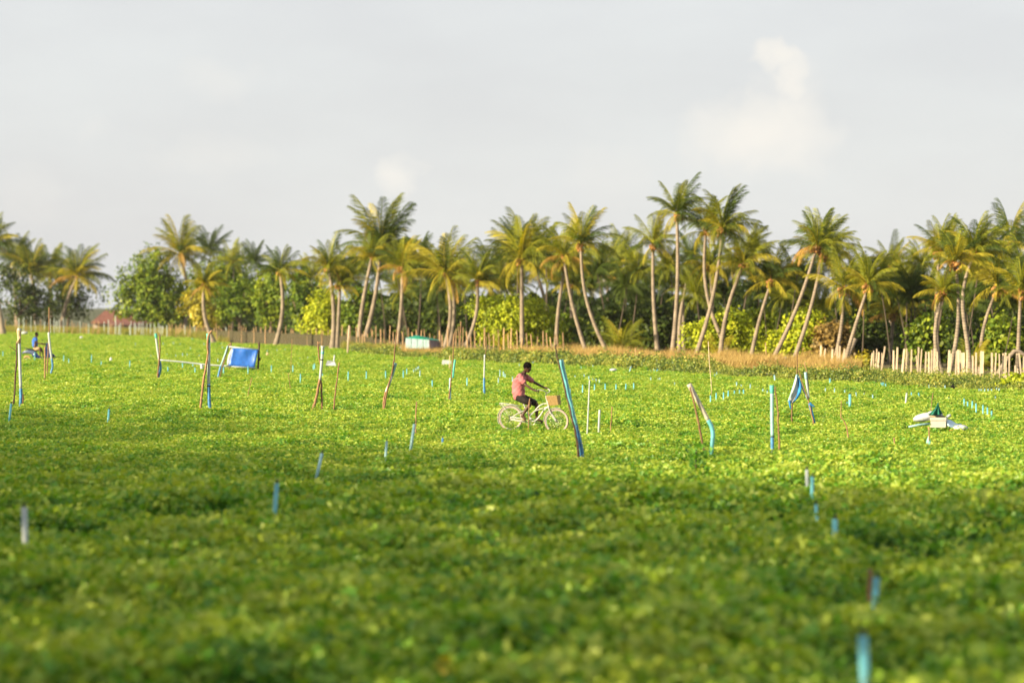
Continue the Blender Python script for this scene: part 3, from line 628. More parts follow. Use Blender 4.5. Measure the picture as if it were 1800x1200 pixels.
PALMS = [
 (6, 590, -18, 430, 44, 0, .1, 'palm cut by the left border, only its right-hand fronds in view'),
 (62, 580, 54, 478, 55, 2, .25, 'palm second from the left border with golden lower fronds and straight trunk'),
 (107, 583, 136, 486, 54, -3, .35, 'short palm leaning right, just left of the red roof'),
 (322, 585, 316, 447, 56, 6, .6, 'palm with golden hanging fronds in front of the big dark tree'),
 (378, 607, 359, 501, 36, -5, .85, 'small yellow palm with a dark curved foot above the golden bush'),
 (483, 612, 492, 478, 42, 5, .25, 'slender lone palm with narrow crown standing before the net fence'),
 (584, 617, 578, 472, 46, 3, .35, 'left palm of the close pair right of the net fence centre'),
 (592, 617, 598, 501, 42, 0, .3, 'right, shorter palm of the close pair before the net fence'),
 (629, 614, 654, 452, 40, -2, .45, 'shorter left palm of the two leaning trunks hung with orange coconuts'),
 (637, 612, 669, 440, 74, 3, .45, 'full-crowned right palm of the two leaning trunks, tallest of the left half'),
 (696, 617, 707, 470, 56, 2, .65, 'straight palm left of the white hut with spreading golden fronds'),
 (721, 594, 723, 490, 52, 0, .6, 'palm set back behind the palm left of the white hut'),
 (779, 621, 783, 482, 64, 6, .75, 'wide golden palm right above the white hut'),
 (788, 614, 794, 495, 50, 4, .5, 'thinner trunk close behind the wide golden palm'),
 (811, 623, 839, 494, 54, 6, .5, 'palm whose trunk curves right beside the dome bush'),
 (918, 624, 917, 456, 70, 0, .5, 'straight palm rising in front of the dome bush'),
 (916, 602, 893, 462, 52, -2, .45, 'palm leaning left behind the straight palm at the dome bush'),
 (976, 614, 940, 470, 54, 2, .6, 'palm leaning left over the right side of the dome bush'),
 (977, 623, 993, 470, 48, -2, .5, 'short-crowned palm whose trunk leans right above the cyclist'),
 (1035, 632, 991, 452, 58, -3, .75, 'palm with golden fan fronds whose trunk crosses to the left above the cyclist'),
 (1077, 638, 1021, 430, 64, -9, .5, 'tall palm curving strongly left, highest crown above the cyclist'),
 (1008, 618, 1003, 500, 44, 0, .55, 'low thin palm between the crossing trunks above the cyclist'),
 (1072, 604, 1067, 484, 60, 0, .9, 'drooping golden palm left of the dark centre gap'),
 (1095, 600, 1092, 455, 46, 0, .1, 'dark palm behind the drooping golden palm'),
 (1157, 628, 1148, 430, 52, -2, .6, 'palm with lone golden-rimmed crown left of the tallest palm'),
 (1180, 640, 1190, 378, 58, 3, .35, 'tallest palm of the grove with a straight pale trunk'),
 (1290, 638, 1241, 406, 54, -12, .3, 'tall palm right of the tallest, its trunk bending down to the right'),
 (1218, 641, 1270, 403, 64, 5, .2, 'tall dark-crowned palm whose trunk leans up to the right across its neighbour'),
 (1243, 636, 1247, 469, 52, 4, .75, 'golden palm low behind the crossing tall palms'),
 (1265, 641, 1307, 463, 54, -5, .5, 'palm with trunk bowing right, next right of the crossing pair'),
 (1277, 608, 1288, 476, 40, 2, .5, 'thin palm close behind the bowing one'),
 (1318, 641, 1357, 492, 62, -2, .45, 'broad dark palm with three orange coconut bunches above the olive bush'),
 (1128, 612, 1146, 505, 42, -3, .15, 'shadowed palm with crooked thin trunk left of the tallest palm'),
 (1202, 624, 1200, 505, 46, 0, .05, 'very dark palm behind the headless trunk'),
 (1350, 649, 1436, 434, 62, 4, .35, 'left palm of the long leaning pair right of centre'),
 (1391, 646, 1446, 446, 62, 3, .35, 'right palm of the long leaning pair right of centre'),
 (1462, 654, 1483, 507, 60, 3, .75, 'golden-green palm rising behind the first cream stakes'),
 (1479, 659, 1527, 502, 54, -1, .4, 'palm with dark foot leaning right over the cream stakes'),
 (1564, 637, 1571, 552, 64, 0, .65, 'low spreading palm with big hanging fronds behind the cream stakes'),
 (1504, 615, 1500, 505, 50, 0, .35, 'half hidden palm between the golden-green and the right-leaning palm'),
 (1566, 620, 1567, 470, 44, 0, .35, 'slim crown showing above the low spreading palm'),
 (1651, 658, 1651, 443, 50, -3, .45, 'left palm of the group over the forked trunk'),
 (1662, 673, 1658, 516, 44, -9, .45, 'shorter palm growing from the dark left arm of the fork'),
 (1664, 673, 1679, 462, 52, 7, .35, 'taller palm growing from the right arm of the fork'),
 (1705, 667, 1712, 446, 58, -8, .35, 'palm with S-shaped trunk right of the fork'),
 (1724, 658, 1754, 505, 68, -6, .75, 'golden wide palm with trunk bent right, near the right border'),
 (1788, 661, 1794, 513, 54, 0, .6, 'palm at the right border with orange frond stubs'),
 (1778, 642, 1775, 426, 62, 0, .35, 'high palm behind the golden wide palm near the right border'),
 (1641, 634, 1629, 517, 62, -4, .85, 'yellow drooping palm left of the forked trunk'),
 (30, 576, 25, 460, 46, 0, .1, 'dark palm behind the two palms at the left border'),
 (90, 575, 88, 482, 46, 0, .1, 'dark low palm between the two front palms at the far left'),
]
for p_ in PALMS:
    kw = {}
    if p_[4] > 68: kw['nf'] = 36
    if p_[0] < 400: kw['nf'] = 40
    if p_[7].startswith(('tallest', 'full', 'broad', 'wide')): kw['nuts'] = 3
    if p_[6] < .16: kw['nuts'] = 0
    if 'S-shaped' in p_[7]: kw['wob'] = 5
    palm(*p_, **kw)
palm(1195, 626, 1207, 497, 0, -3, 0, 'bare headless palm trunk standing right of the tallest palm', headless=True, group=None, name='dead_palm_trunk')
# stemless young palms
def young(bx, by, Rpx, label, n=12, tone=.5):
    Y = depth(by, 0); b = Vector(((bx - 900) / F * Y, Y, 0)); t = thing('young_palm', label, 'young palm', b); s = Y / F; r_ = random.Random(bx)
    MB().tube([b - Vector((0, 0, .05)), b + Vector((0, 0, .55))], [.16, .1], 8).build('trunk', M['stub'], t)
    for i in range(n):
        el = R(82 - 52 * i / n); az = i * 2.4; e, L = frond_xf(az, el, Rpx * s * r_.uniform(.9, 1.1), 0)
        o = link('frond', r_.choice(FR['y' if r_.random() < tone else 'm']['up' if i < 6 else 'mid']), t, b + Vector((0, 0, .5))); o.rotation_euler = e; o.scale = (L, L, L)
young(1092, 628, 66, 'young trunkless palm among the dry grass right of the curving tall palm', 14, .3)
young(1708, 662, 58, 'young palm with orange foot behind the S-shaped trunk', 9, .45)
young(1130, 622, 44, 'small young palm at the foot of the shadowed crooked palm', 10, .4)
young(1262, 640, 48, 'young palm sprouting between the crossing trunks', 7, .7)
young(880, 624, 36, 'young palm in front of the dome bush on its left side', 7, .6)

# rows of palms deep in the grove: crown in one mesh, shared
def joined_crown(seed):
    r_ = random.Random(seed); V_ = []; Fc = []; T_ = []
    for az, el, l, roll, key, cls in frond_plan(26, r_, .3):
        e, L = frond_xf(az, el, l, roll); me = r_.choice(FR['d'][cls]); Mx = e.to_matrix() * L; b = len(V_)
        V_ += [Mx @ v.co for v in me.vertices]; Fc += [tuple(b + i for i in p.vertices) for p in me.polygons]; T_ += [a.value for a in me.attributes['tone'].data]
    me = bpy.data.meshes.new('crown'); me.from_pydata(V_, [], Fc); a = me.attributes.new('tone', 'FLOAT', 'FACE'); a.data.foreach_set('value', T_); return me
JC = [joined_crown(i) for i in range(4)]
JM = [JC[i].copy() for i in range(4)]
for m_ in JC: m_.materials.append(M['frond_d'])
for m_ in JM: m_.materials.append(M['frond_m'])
tmb = MB(); trunk_tube(tmb, Vector((0, 0, 0)), Vector((.04, 0, 1)), .02, .018, .011, 0, 1, 12)
TM = bpy.data.meshes.new('trunk'); TM.from_pydata([tuple(v) for v in tmb.v], [], tmb.f); TM.materials.append(mat_basic('shade_tinted_bark', (.085, .068, .05), .9, 4, .3))  # bark darkened so the grove's shade is in the colour
BACK = [(408, 462, 34), (446, 460, 34), (368, 440, 38), (548, 487, 34), (528, 492, 30), (610, 478, 40), (632, 470, 36), (690, 462, 44), (738, 462, 42), (760, 478, 40), (812, 500, 40), (862, 476, 44), (870, 500, 44), (955, 440, 44), (905, 430, 44),
        (966, 490, 44), (1046, 478, 44), (1032, 505, 42), (1120, 478, 44), (1100, 508, 44), (1165, 500, 44), (1175, 470, 40), (1228, 490, 46), (1215, 455, 40), (1320, 440, 40), (1330, 505, 46), (1270, 512, 44), (1385, 508, 46), (1398, 480, 40), (1420, 500, 44),
        (1458, 470, 42), (1515, 495, 46), (1545, 505, 44), (1590, 490, 44), (1602, 520, 46), (1690, 505, 48), (1665, 430, 42), (1728, 470, 46), (1740, 440, 44), (1800, 470, 48), (1700, 540, 44), (1815, 430, 44), (1620, 465, 40), (1780, 540, 44), (1380, 540, 44), (1440, 540, 44)]
_rb = random.Random(77)
for q in range(22): BACK.append((round(560 + 1240 * (q + _rb.random()) / 22), _rb.uniform(478, 535), _rb.uniform(36, 46)))
ONES = 'first second third fourth fifth sixth seventh eighth ninth tenth eleventh twelfth thirteenth fourteenth fifteenth sixteenth seventeenth eighteenth nineteenth'.split(); TENS = {2: 'twent', 3: 'thirt', 4: 'fort', 5: 'fift', 6: 'sixt', 7: 'sevent', 8: 'eight'}
def NUMW(k_): return ONES[k_] if k_ < 19 else (TENS[(k_ + 1) // 10] + ('ieth' if (k_ + 1) % 10 == 0 else 'y-' + ONES[(k_ + 1) % 10 - 1]))
rank = {i: k_ for k_, i in enumerate(sorted(range(len(BACK)), key=lambda q: BACK[q][0]))}
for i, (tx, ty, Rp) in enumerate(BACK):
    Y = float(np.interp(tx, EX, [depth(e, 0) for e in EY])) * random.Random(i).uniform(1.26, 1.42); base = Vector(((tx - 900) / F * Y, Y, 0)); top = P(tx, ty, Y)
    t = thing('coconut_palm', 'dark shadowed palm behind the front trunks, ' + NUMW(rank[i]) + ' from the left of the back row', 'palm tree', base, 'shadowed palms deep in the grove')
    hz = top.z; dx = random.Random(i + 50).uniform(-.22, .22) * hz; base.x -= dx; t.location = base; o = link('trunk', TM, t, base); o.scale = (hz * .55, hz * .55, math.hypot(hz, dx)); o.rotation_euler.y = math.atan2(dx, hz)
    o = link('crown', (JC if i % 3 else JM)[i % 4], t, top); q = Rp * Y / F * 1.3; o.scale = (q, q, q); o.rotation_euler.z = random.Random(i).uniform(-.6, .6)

# leaning cut trunk, arched dead trunk, bent white pipe
def simple(name, label, cat, pts_px, Y, rad, mat, n=8, group=None):
    pts = [P(a, b, Y) for a, b in pts_px]; o = Vector((pts[0].x, pts[0].y, max(0, pts[0].z)))
    mb = MB().tube(pts, rad, n); ob = mb.build(name, mat, None, o); return tag(ob, label, cat, group)
Yc = depth(657, 0)
simple('cut_trunk', 'short cut trunk leaning right beside the dark-footed palm', 'trunk', [(1479, 659), (1484, 640), (1495, 615), (1504, 595)], Yc - .4, [.15, .13, .12, .11], M['bark'])
simple('arched_trunk', 'dark arched dead trunk bending over at the right border', 'trunk', [(1749, 668), (1757, 652), (1770, 632), (1783, 617), (1792, 618), (1806, 627), (1815, 640)], depth(668, 0), [.11, .11, .1, .1, .09, .09, .08], M['bark'])
simple('bent_pipe', 'white bent pipe between the feet of the long leaning palms', 'pipe', [(1362, 640), (1364, 629), (1380, 629), (1390, 632), (1396, 643)], depth(652, 0), .05, M['pipe_w'])

# ------------------------------------------------------------------ fences
def stake_mesh(kind, seed):
    r_ = random.Random(seed); mb = MB(); n = 6
    if kind == 'plank':
        w, d = .042, .018; x = 0
        mb.hexa([(-w, -d, -.1), (w, -d, -.1), (w, d, -.1), (-w, d, -.1), (-w * .8, -d, 1), (w * .8, -d, .985), (w * .8, d, .985), (-w * .8, d, 1)])
    else:
        k_ = r_.uniform(-.03, .03); mb.tube([(0, 0, -.1), (k_, 0, .5), (0, 0, 1)], [.035, .032, .028] if kind == 'stick' else [.03] * 3, 7)
    me = bpy.data.meshes.new('stake'); me.from_pydata([tuple(v) for v in mb.v], [], mb.f); return me
SM = {}
for kd, mt in (('stick', 'stake'), ('pole', 'stake_p'), ('plank', 'stake_c')):
    SM[kd] = [stake_mesh(kd, i) for i in range(3)]
    for m_ in SM[kd]: m_.materials.append(M[mt])
def add_stake(t, px, ptop, prow, kind, lean_px=0, wide=1.0, dY=0.0, seed=0):
    Y = depth(prow, 0) + dY; b = Vector(((px - 900) / F * Y, Y, 0)); tp = P(px + lean_px, ptop, Y); o = link('stake', SM[kind][seed % 3], t, b)
    d = tp - b; L = d.length; o.scale = (wide * 1.15, wide * 1.15, L); o.rotation_euler = (0, math.atan2(d.x, d.z), 0); return o
r_ = random.Random(5)
f1 = thing('stake_fence', 'long row of orange sticks and pale poles in tall grass at the left', 'fence', edge_pt(200, .03))
X1 = [3, 9, 26, 30, 34, 41, 46, 55, 62, 71, 78, 88, 95, 100, 104, 112, 118, 127, 130, 137, 141, 146, 152, 155, 163, 166, 171, 174, 184, 190, 194, 199, 203, 208, 212, 216, 228, 230, 236, 239, 244, 248, 252, 258, 264, 270, 274, 278, 282, 286, 293, 297, 300, 303, 308, 310, 313, 315, 319, 322, 325, 327, 330, 334, 338, 341, 344, 346, 351, 355, 360, 365, 371, 376, 380, 385, 390, 397]
for i, x_ in enumerate(X1):
    rw = float(np.interp(x_, [0, 400], [586, 598])); tp = float(np.interp(x_, [0, 400], [558, 576])) + r_.uniform(-5, 4)
    if x_ in (203, 380): tp -= 9
    kd = 'stick' if (x_ in (26, 71, 137, 146, 163, 199, 194, 9) or x_ > 290 and r_.random() < .65 or r_.random() < .25) else 'pole'
    add_stake(f1, x_, tp, rw, kd, r_.uniform(-1, 1), 1.0 if kd == 'stick' else 1.05, r_.uniform(-3, 3), i)
f2 = thing('net_fence', 'brown-green shade net fence stretched on stakes behind the blue tarp', 'fence', edge_pt(510, .02))
nodes_ = [380, 402, 424, 446, 466, 490, 515, 540, 565, 590, 615, 640, 655]
def net_pt(px, top):
    rw = float(np.interp(px, [380, 510, 640, 655], [604, 610, 615, 616])); tp = float(np.interp(px, [380, 640, 655], [579, 590, 591])); Y = depth(rw, 0)
    b = P(px, rw, Y); t_ = P(px, tp, Y); return t_ if top else Vector((b.x, b.y, 0))
for i in range(len(nodes_) - 1):
    a, b = nodes_[i], nodes_[i + 1]; rows = []
    for q in range(4):
        f_ = q / 3; rows.append([net_pt(a + (b - a) * w_, False).lerp(net_pt(a + (b - a) * w_, True), f_) + Vector((0, .12 * math.sin(math.pi * w_) , -.10 * math.sin(math.pi * w_) * f_)) for w_ in (0, .33, .67, 1)])
    mb = MB(); mb.grid(rows, .01); mb.build('net_panel', M['net'], f2, smooth=False)
for i, x_ in enumerate(nodes_): add_stake(f2, x_ + .3, float(np.interp(x_, [380, 655], [570, 583])) + r_.uniform(-5, 3), float(np.interp(x_, [380, 655], [604.5, 616])), 'stick', r_.uniform(-1, 1), .9, .15, i)
f3 = thing('stake_fence', 'row of rough orange stakes behind the net fence and the white hut', 'fence', edge_pt(700, .06))
x_ = 384
while x_ < 1000:
    rw = edge_row(x_) - (5 if x_ < 640 else 8); tp = float(np.interp(x_, [380, 640, 1000], [576, 580, 588])) + r_.uniform(-8, 8)
    if x_ > 640: tp = float(np.interp(x_, [640, 1000], [577, 588])) + r_.choice([-6, -2, 2, 6]) + r_.uniform(-3, 3)
    add_stake(f3, x_, tp, rw, 'stick', r_.uniform(-2, 2), r_.uniform(.8, 1.5), 0, int(x_)); x_ += r_.uniform(5, 11)
f4 = thing('stake_fence', 'row of cream palm-rib stakes standing in clusters at the right edge of the field', 'fence', edge_pt(1600, .05))
C4 = [(1443, 609, 1441), (1451, 611, 1444), (1463, 615, 1461), (1472, 608, 1471), (1476, 610, 1474), (1484, 616, 1477), (1532, 618, 1529), (1537, 614, 1535), (1541, 616, 1538), (1544, 617, 1542), (1549, 617, 1549), (1556, 612, 1547), (1571, 614, 1570), (1578, 613, 1575), (1591, 610, 1584), (1594, 614, 1592), (1598, 616, 1596), (1603, 612, 1601),
      (1611, 625, 1614), (1616, 613, 1614), (1619, 613, 1616), (1627, 616, 1626), (1633, 620, 1633), (1638, 617, 1637), (1642, 614, 1641), (1646, 615, 1645), (1649, 617, 1648), (1668, 616, 1666), (1671, 618, 1669), (1680, 617, 1679), (1685, 616, 1685), (1689, 618, 1689), (1692, 617, 1691), (1695, 619, 1694), (1700, 619, 1699), (1711, 626, 1710), (1717, 618, 1715), (1725, 618, 1724),
      (1728, 617, 1726), (1745, 620, 1744), (1750, 620, 1748), (1757, 625, 1757), (1762, 621, 1762), (1766, 621, 1765), (1769, 622, 1768), (1773, 621, 1773), (1785, 640, 1785), (1790, 650, 1790), (1792, 623, 1797), (1799, 625, 1799)]
for i, (xt, yt, xb) in enumerate(C4):
    add_stake(f4, xb, yt + r_.uniform(-4, 3), edge_row(xb) - 8 + r_.uniform(-1, 1), 'plank', xt - xb + r_.uniform(-1.5, 1.5), r_.uniform(.6, 1.1), r_.uniform(-1.5, 1.5), i)
for i, (x_, yt) in enumerate([(1346, 602), (1283, 625), (1315, 640), (1117, 612)]):
    Y = depth(648, 0); o = link('lone_stake', SM['stick'][0].copy(), None, Vector(((x_ - 900) / F * Y, Y, 0))); o.scale = (1, 1, P(x_, yt, Y).z)
    tag(o, ['thin stake rising above the olive bush grass', 'short stake in dry grass by the crossing trunks', 'low stake among weeds left of the long leaning palms', 'reddish stake in weeds left of the tallest palm'][i], 'stake')

# ------------------------------------------------------------------ house with red roof, white hut
Y = 345; c = P(218, 583, Y); c.z = 0; h = thing('house', 'low house with dull red roof seen far off through the gap on the left', 'house', c)
s = Y / F
def pz(py): return H - (py - YH) / F * Y
x0, x1 = (158 - 900) * s, (236 - 900) * s
MB().box(((x0 + x1) / 2, Y + 4, pz(568) / 2), (x1 - x0 - .6, 6, pz(568))).build('wall', M['wall'], h, smooth=False)
rf = MB(); e, rg = pz(567), pz(546)
rf.hexa([(x0, Y, e - .1), (x1, Y, e - .1), (x1, Y + 8, e - .1), (x0, Y + 8, e - .1), (x0 + 1.5, Y + 3.6, rg), (x1 - .4, Y + 3.6, rg), (x1 - .4, Y + 4.4, rg), (x0 + 1.5, Y + 4.4, rg)]); rf.build('roof', M['rooft'], h, smooth=False)
MB().hexa([((196 - 900) * s, Y - 3, pz(571) - .15), ((272 - 900) * s, Y - 3, pz(571) - .15), ((272 - 900) * s, Y - .2, pz(566)), ((196 - 900) * s, Y - .2, pz(566)),
           ((196 - 900) * s, Y - 3, pz(571)), ((272 - 900) * s, Y - 3, pz(571)), ((272 - 900) * s, Y - .2, pz(566) + .15), ((196 - 900) * s, Y - .2, pz(566) + .15)]).build('porch_roof', M['rooft'], h, smooth=False)
MB().box(((234 - 900) * s, Y - 1.4, pz(570) / 2), ((76) * s, 2.6, pz(570))).build('porch_wall', M['wall'], h, smooth=False)

Y = depth(626, 0); c = P(742, 626, Y); c.z = 0; hut = thing('hut', 'small whitewashed hut with teal cover and mottled right end behind the weeds', 'hut', c); s = Y / F
a0 = P(713, 610, Y); a1 = P(755, 613, Y - 2.5); a2 = P(773, 613, Y + 1.6); zt = P(716, 594, Y).z; zt2 = P(755, 597, Y - 2.5).z; zt3 = P(773, 599, Y + 1.6).z
def wallp(a, b, za, zb, name, mat, n=4):
    for i in range(n):
        f0, f1 = i / n, (i + 1) / n - .02; p, q = a.lerp(b, f0), a.lerp(b, f1); d = (b - a).normalized().cross(Vector((0, 0, 1))) * .05
        z0_, z1_ = za + (zb - za) * f0, za + (zb - za) * f1
        MB().hexa([(p.x, p.y, .55), (q.x, q.y, .55), (q.x - d.x, q.y - d.y, .55), (p.x - d.x, p.y - d.y, .55), (p.x, p.y, z0_), (q.x, q.y, z1_), (q.x - d.x, q.y - d.y, z1_), (p.x - d.x, p.y - d.y, z0_)]).build(name, mat, hut, smooth=False)
wallp(a0, a1, zt, zt2, 'wall_panel', M['hutwall'], 4); wallp(a1, a2, zt2, zt3, 'end_panel', M['hutend'], 2)
b3 = a0 + (a2 - a1)
mb = MB(); up = Vector((0, 0, .32))
corner = [Vector((a0.x - .05, a0.y, zt + .01)), Vector((a1.x, a1.y - .08, zt2 + .01)), Vector((a2.x + .15, a2.y, zt3 + .01)), Vector((b3.x, b3.y, zt + .01))]
mb.hexa(corner + [corner[0] + Vector((.3, .4, .06)), corner[1] + Vector((-.6, .6, .20)), corner[2] + Vector((-.5, -.2, .12)), corner[3] + Vector((0, -.3, .14))]); mb.build('cover', M['huttop'], hut, smooth=False)
for q in (a0, a1, a2, b3): MB().tube([(q.x, q.y + .1, -.05), (q.x, q.y + .1, .95)], .05, 6).build('post', M['wood'], hut)

# ------------------------------------------------------------------ sprinkler risers: short pipes with a black head
def riser_meshes(mt):
    a = MB().tube([(0, 0, -.1), (0, 0, .94)], .027, 8); m1 = bpy.data.meshes.new('pipe'); m1.from_pydata([tuple(v) for v in a.v], [], a.f); m1.materials.append(M[mt]); m1.polygons.foreach_set('use_smooth', [True] * len(m1.polygons)); return m1
RM = {k_: riser_meshes(k_) for k_ in ('pipe_c', 'pipe_t', 'pipe_w', 'pipe_b', 'pipe_g')}
hd = MB(); hd.tube([(0, 0, 0), (0, 0, .015), (0, 0, .02), (0, 0, .055)], [.022, .022, .010, .010], 8).box((0, 0, .06), (.04, .012, .014)).tube([(.0, 0, .055), (.022, 0, .08)], .005, 5)
HM = bpy.data.meshes.new('sprinkler_head'); HM.from_pydata([tuple(v) for v in hd.v], [], hd.f); HM.materials.append(M['black'])
def riser(px0, ptop, px1, pbot, mt, label, group, wide=1.0, Y=None):
    Y = Y or depth(pbot, .2); nr_ = min(1, max(0, (52 - Y) / 18)); Y = depth(pbot, .2 + .18 * nr_); b = P(px1, pbot, Y); tp = P(px0, ptop, Y); d = (tp - b).normalized(); base = b - d * (b.z / max(d.z, .3)); base.z = 0
    t = thing('sprinkler_riser', label, 'irrigation pipe', base, group); L = (tp - base).length - .02; e = Euler((0, math.atan2(d.x, d.z), 0))
    o = link('pipe', RM[mt], t, base); o.scale = (wide, wide, L / .94 - .03); o.rotation_euler = e
    o = link('sprinkler_head', HM, t, base + d * (L - .045)); o.rotation_euler = e; o.scale = (wide, wide, 1); return t
ORD = 'first second third fourth fifth sixth seventh eighth ninth tenth eleventh twelfth thirteenth fourteenth fifteenth sixteenth seventeenth eighteenth'.split()
ROWS = [
 ('left foreground row running past the scooter', 'pipe_c', [(5, 616, 626), (61, 617, 633), (112, 623, 635), (121, 629, 638), (161, 622, 636), (178, 633, 640), (228, 632, 646)]),
 ('row just below the long horizontal pipe', 'pipe_c', [(295, 643, 653), (321, 636, 646), (339, 637, 643), (343, 644, 656), (393, 643, 656)]),
 ('far row above the long horizontal pipe', 'pipe_t', [(255, 625, 630), (265, 623, 628), (294, 620, 624), (309, 622, 626), (321, 619, 626), (329, 620, 626), (350, 622, 626), (383, 629, 637)]),
 ('faintest row before the left stake fence', 'pipe_t', [(238, 602, 608), (287, 601, 607), (305, 600, 607), (317, 602, 607), (338, 593, 598), (359, 602, 607), (389, 602, 607), (335, 609, 614), (391, 608, 613)]),
 ('row right of the blue tarp', 'pipe_c', [(436, 641, 656), (477, 640, 654), (515, 640, 654), (528, 655, 671), (551, 639, 650), (553, 637, 648), (567, 655, 664)]),
 ('faint row before the net fence', 'pipe_t', [(470, 614, 619), (487, 613, 618), (501, 612, 617), (527, 628, 632), (541, 626, 631)]),
 ('long row behind the very tall thin stick', 'pipe_c', [(612, 651, 668), (644, 651, 666), (678, 650, 664), (709, 649, 664), (715, 646, 659), (760, 666, 683), (821, 662, 680)]),
 ('tight pale bunch below the white hut', 'pipe_t', [(727, 647, 657), (731, 645, 653), (734, 643, 651), (736, 642, 649), (738, 649, 662)]),
 ('bunch left of the cyclist', 'pipe_t', [(876, 662, 673), (879, 648, 664), (885, 651, 663), (888, 655, 664), (901, 660, 672), (913, 638, 644), (937, 634, 640)]),
 ('even row right of the leaning blue pole', 'pipe_c', [(1002, 681, 693), (1024, 674, 692), (1045, 673, 687), (1064, 672, 687), (1083, 673, 687), (1100, 672, 684), (1114, 671, 683)]),
 ('paler row behind that even teal row', 'pipe_t', [(1011, 658, 662), (1027, 656, 661), (1035, 659, 668), (1042, 663, 671), (1048, 664, 674), (1054, 664, 676)]),
 ('weed-bank cluster above the teal row', 'pipe_t', [(1022, 643, 649), (1026, 642, 648), (1030, 643, 648), (1042, 640, 646)]),
 ('weed-bank cluster below the tallest palm', 'pipe_c', [(1139, 649, 654), (1144, 649, 654), (1150, 647, 654), (1154, 648, 654), (1156, 647, 653)]),
 ('faint row below the tallest palm', 'pipe_t', [(1144, 661, 666), (1157, 663, 668), (1160, 662, 668), (1173, 668, 672), (1186, 670, 676)]),
 ('green-teal row right of the bent leaning pipe', 'pipe_c', [(1249, 692, 708), (1259, 688, 704), (1272, 687, 703), (1280, 684, 697), (1291, 684, 694), (1300, 683, 693), (1307, 682, 691)]),
 ('pale row left of the green-capped pipe', 'pipe_t', [(1295, 669, 678), (1303, 674, 679), (1319, 673, 681), (1331, 679, 683), (1341, 681, 686), (1349, 684, 691)]),
 ('pair at the weeds below the crossing trunks', 'pipe_t', [(1256, 656, 661), (1260, 652, 658)]),
 ('row right of the hanging cloth', 'pipe_t', [(1451, 680, 687), (1467, 680, 688), (1485, 683, 690), (1505, 687, 696), (1519, 689, 694), (1534, 691, 697)]),
 ('bunch at the foot of the cream stakes', 'pipe_c', [(1549, 670, 676), (1551, 670, 677), (1553, 670, 677), (1557, 672, 679)]),
 ('pair above the junk heap on its left', 'pipe_c', [(1602, 687, 695), (1615, 688, 695)]),
 ('weed-edge row left of black cat', 'pipe_t', [(1633, 674, 680), (1639, 675, 679), (1645, 675, 680), (1649, 674, 679), (1655, 673, 680), (1661, 675, 684)]),
 ('descending row right of the junk heap', 'pipe_c', [(1668, 697, 702), (1689, 700, 703), (1695, 698, 713), (1701, 703, 717), (1709, 702, 718), (1716, 706, 723), (1728, 709, 727), (1736, 713, 729), (1743, 719, 734)]),
 ('pair near the low yellow bush', 'pipe_t', [(1750, 694, 703), (1771, 699, 703)]),
 ('weed-edge row right of black cat', 'pipe_t', [(1721, 681, 686), (1725, 681, 686), (1731, 681, 687), (1737, 681, 687), (1743, 681, 687), (1752, 679, 686), (1756, 680, 687), (1788, 685, 689), (1798, 686, 691)]),
]
tone_word = {'pipe_c': 'short cyan', 'pipe_t': 'short pale blue'}
for desc, mt, lst in ROWS:
    lst = sorted(lst)
    for i, (x_, a, b) in enumerate(lst):
        wrd = tone_word[mt] + ' pipe ' + ORD[i] + ' from left in ' + desc
        riser(x_ + random.Random(x_).uniform(-.4, .4), a, x_, b, mt, wrd, 'sprinkler risers across the melon field', .9)
for args in (
 (42, 884, 45, 972, 'pipe_w', 'grey-white pipe with teal top in the dark left foreground', 1.35),
 (487, 843, 482, 911, 'pipe_c', 'bright cyan pipe standing alone in the left centre foreground', 1.15),
 (567, 792, 557, 836, 'pipe_t', 'pale tilted pipe above and right of the bright cyan foreground pipe', 1.1),
 (680, 771, 677, 812, 'pipe_t', 'pale short pipe left of the taller pipe with a stick on top', .9),
 (729, 741, 721, 795, 'pipe_t', 'taller pale tilted pipe with a stick above it left of the cyclist', 1.15),
 (778, 766, 778, 780, 'pipe_b', 'tiny blue pipe stub left below the bicycle', .9),
 (20, 706, 16, 742, 'pipe_c', 'blue pipe below the tall wrapped pipe at the left border', 1.2),
 (192, 716, 190, 740, 'pipe_c', 'short blue pipe alone in the field left of the tall white post', 1.1),
 (1418, 820, 1419, 867, 'pipe_w', 'white pipe first of the right foreground bunch', 1.0),
 (1428, 832, 1427, 885, 'pipe_c', 'cyan pipe second of the right foreground bunch', 1.0),
 (1434, 880, 1436, 916, 'pipe_c', 'cyan pipe lowest of the right foreground bunch', .9),
 (1468, 905, 1467, 951, 'pipe_c', 'cyan pipe right of the right foreground bunch', 1.3),
 (1541, 1006, 1538, 1056, 'pipe_c', 'cyan pipe with a brown stick beside it in the right foreground', 1.25),
 (1516, 1106, 1521, 1215, 'pipe_c', 'nearest thick teal pipe at the bottom right', 1.5),
 (1494, 690, 1494, 713, 'pipe_c', 'thick cyan upright stub right of the hanging cloth', 1.6),
 (1489, 703, 1489, 712, 'pipe_c', 'tiny stub beside the thick cyan upright stub', .9),
 (1594, 688, 1592, 710, 'pipe_w', 'white pipe standing alone left above the junk heap', 1.1),
 (1459, 663, 1459, 672, 'pipe_c', 'pale cyan stub at the weeds behind the hanging cloth', 1.3),
 (1361, 657, 1362, 668, 'pipe_t', 'pale blue stub above the green-capped pipe', 1.2),
 (1110, 642, 1107, 652, 'pipe_t', 'pale tilted stub right of the white bag at the weeds', 1.2),
):
    riser(*args[:5], args[5], None, args[6])

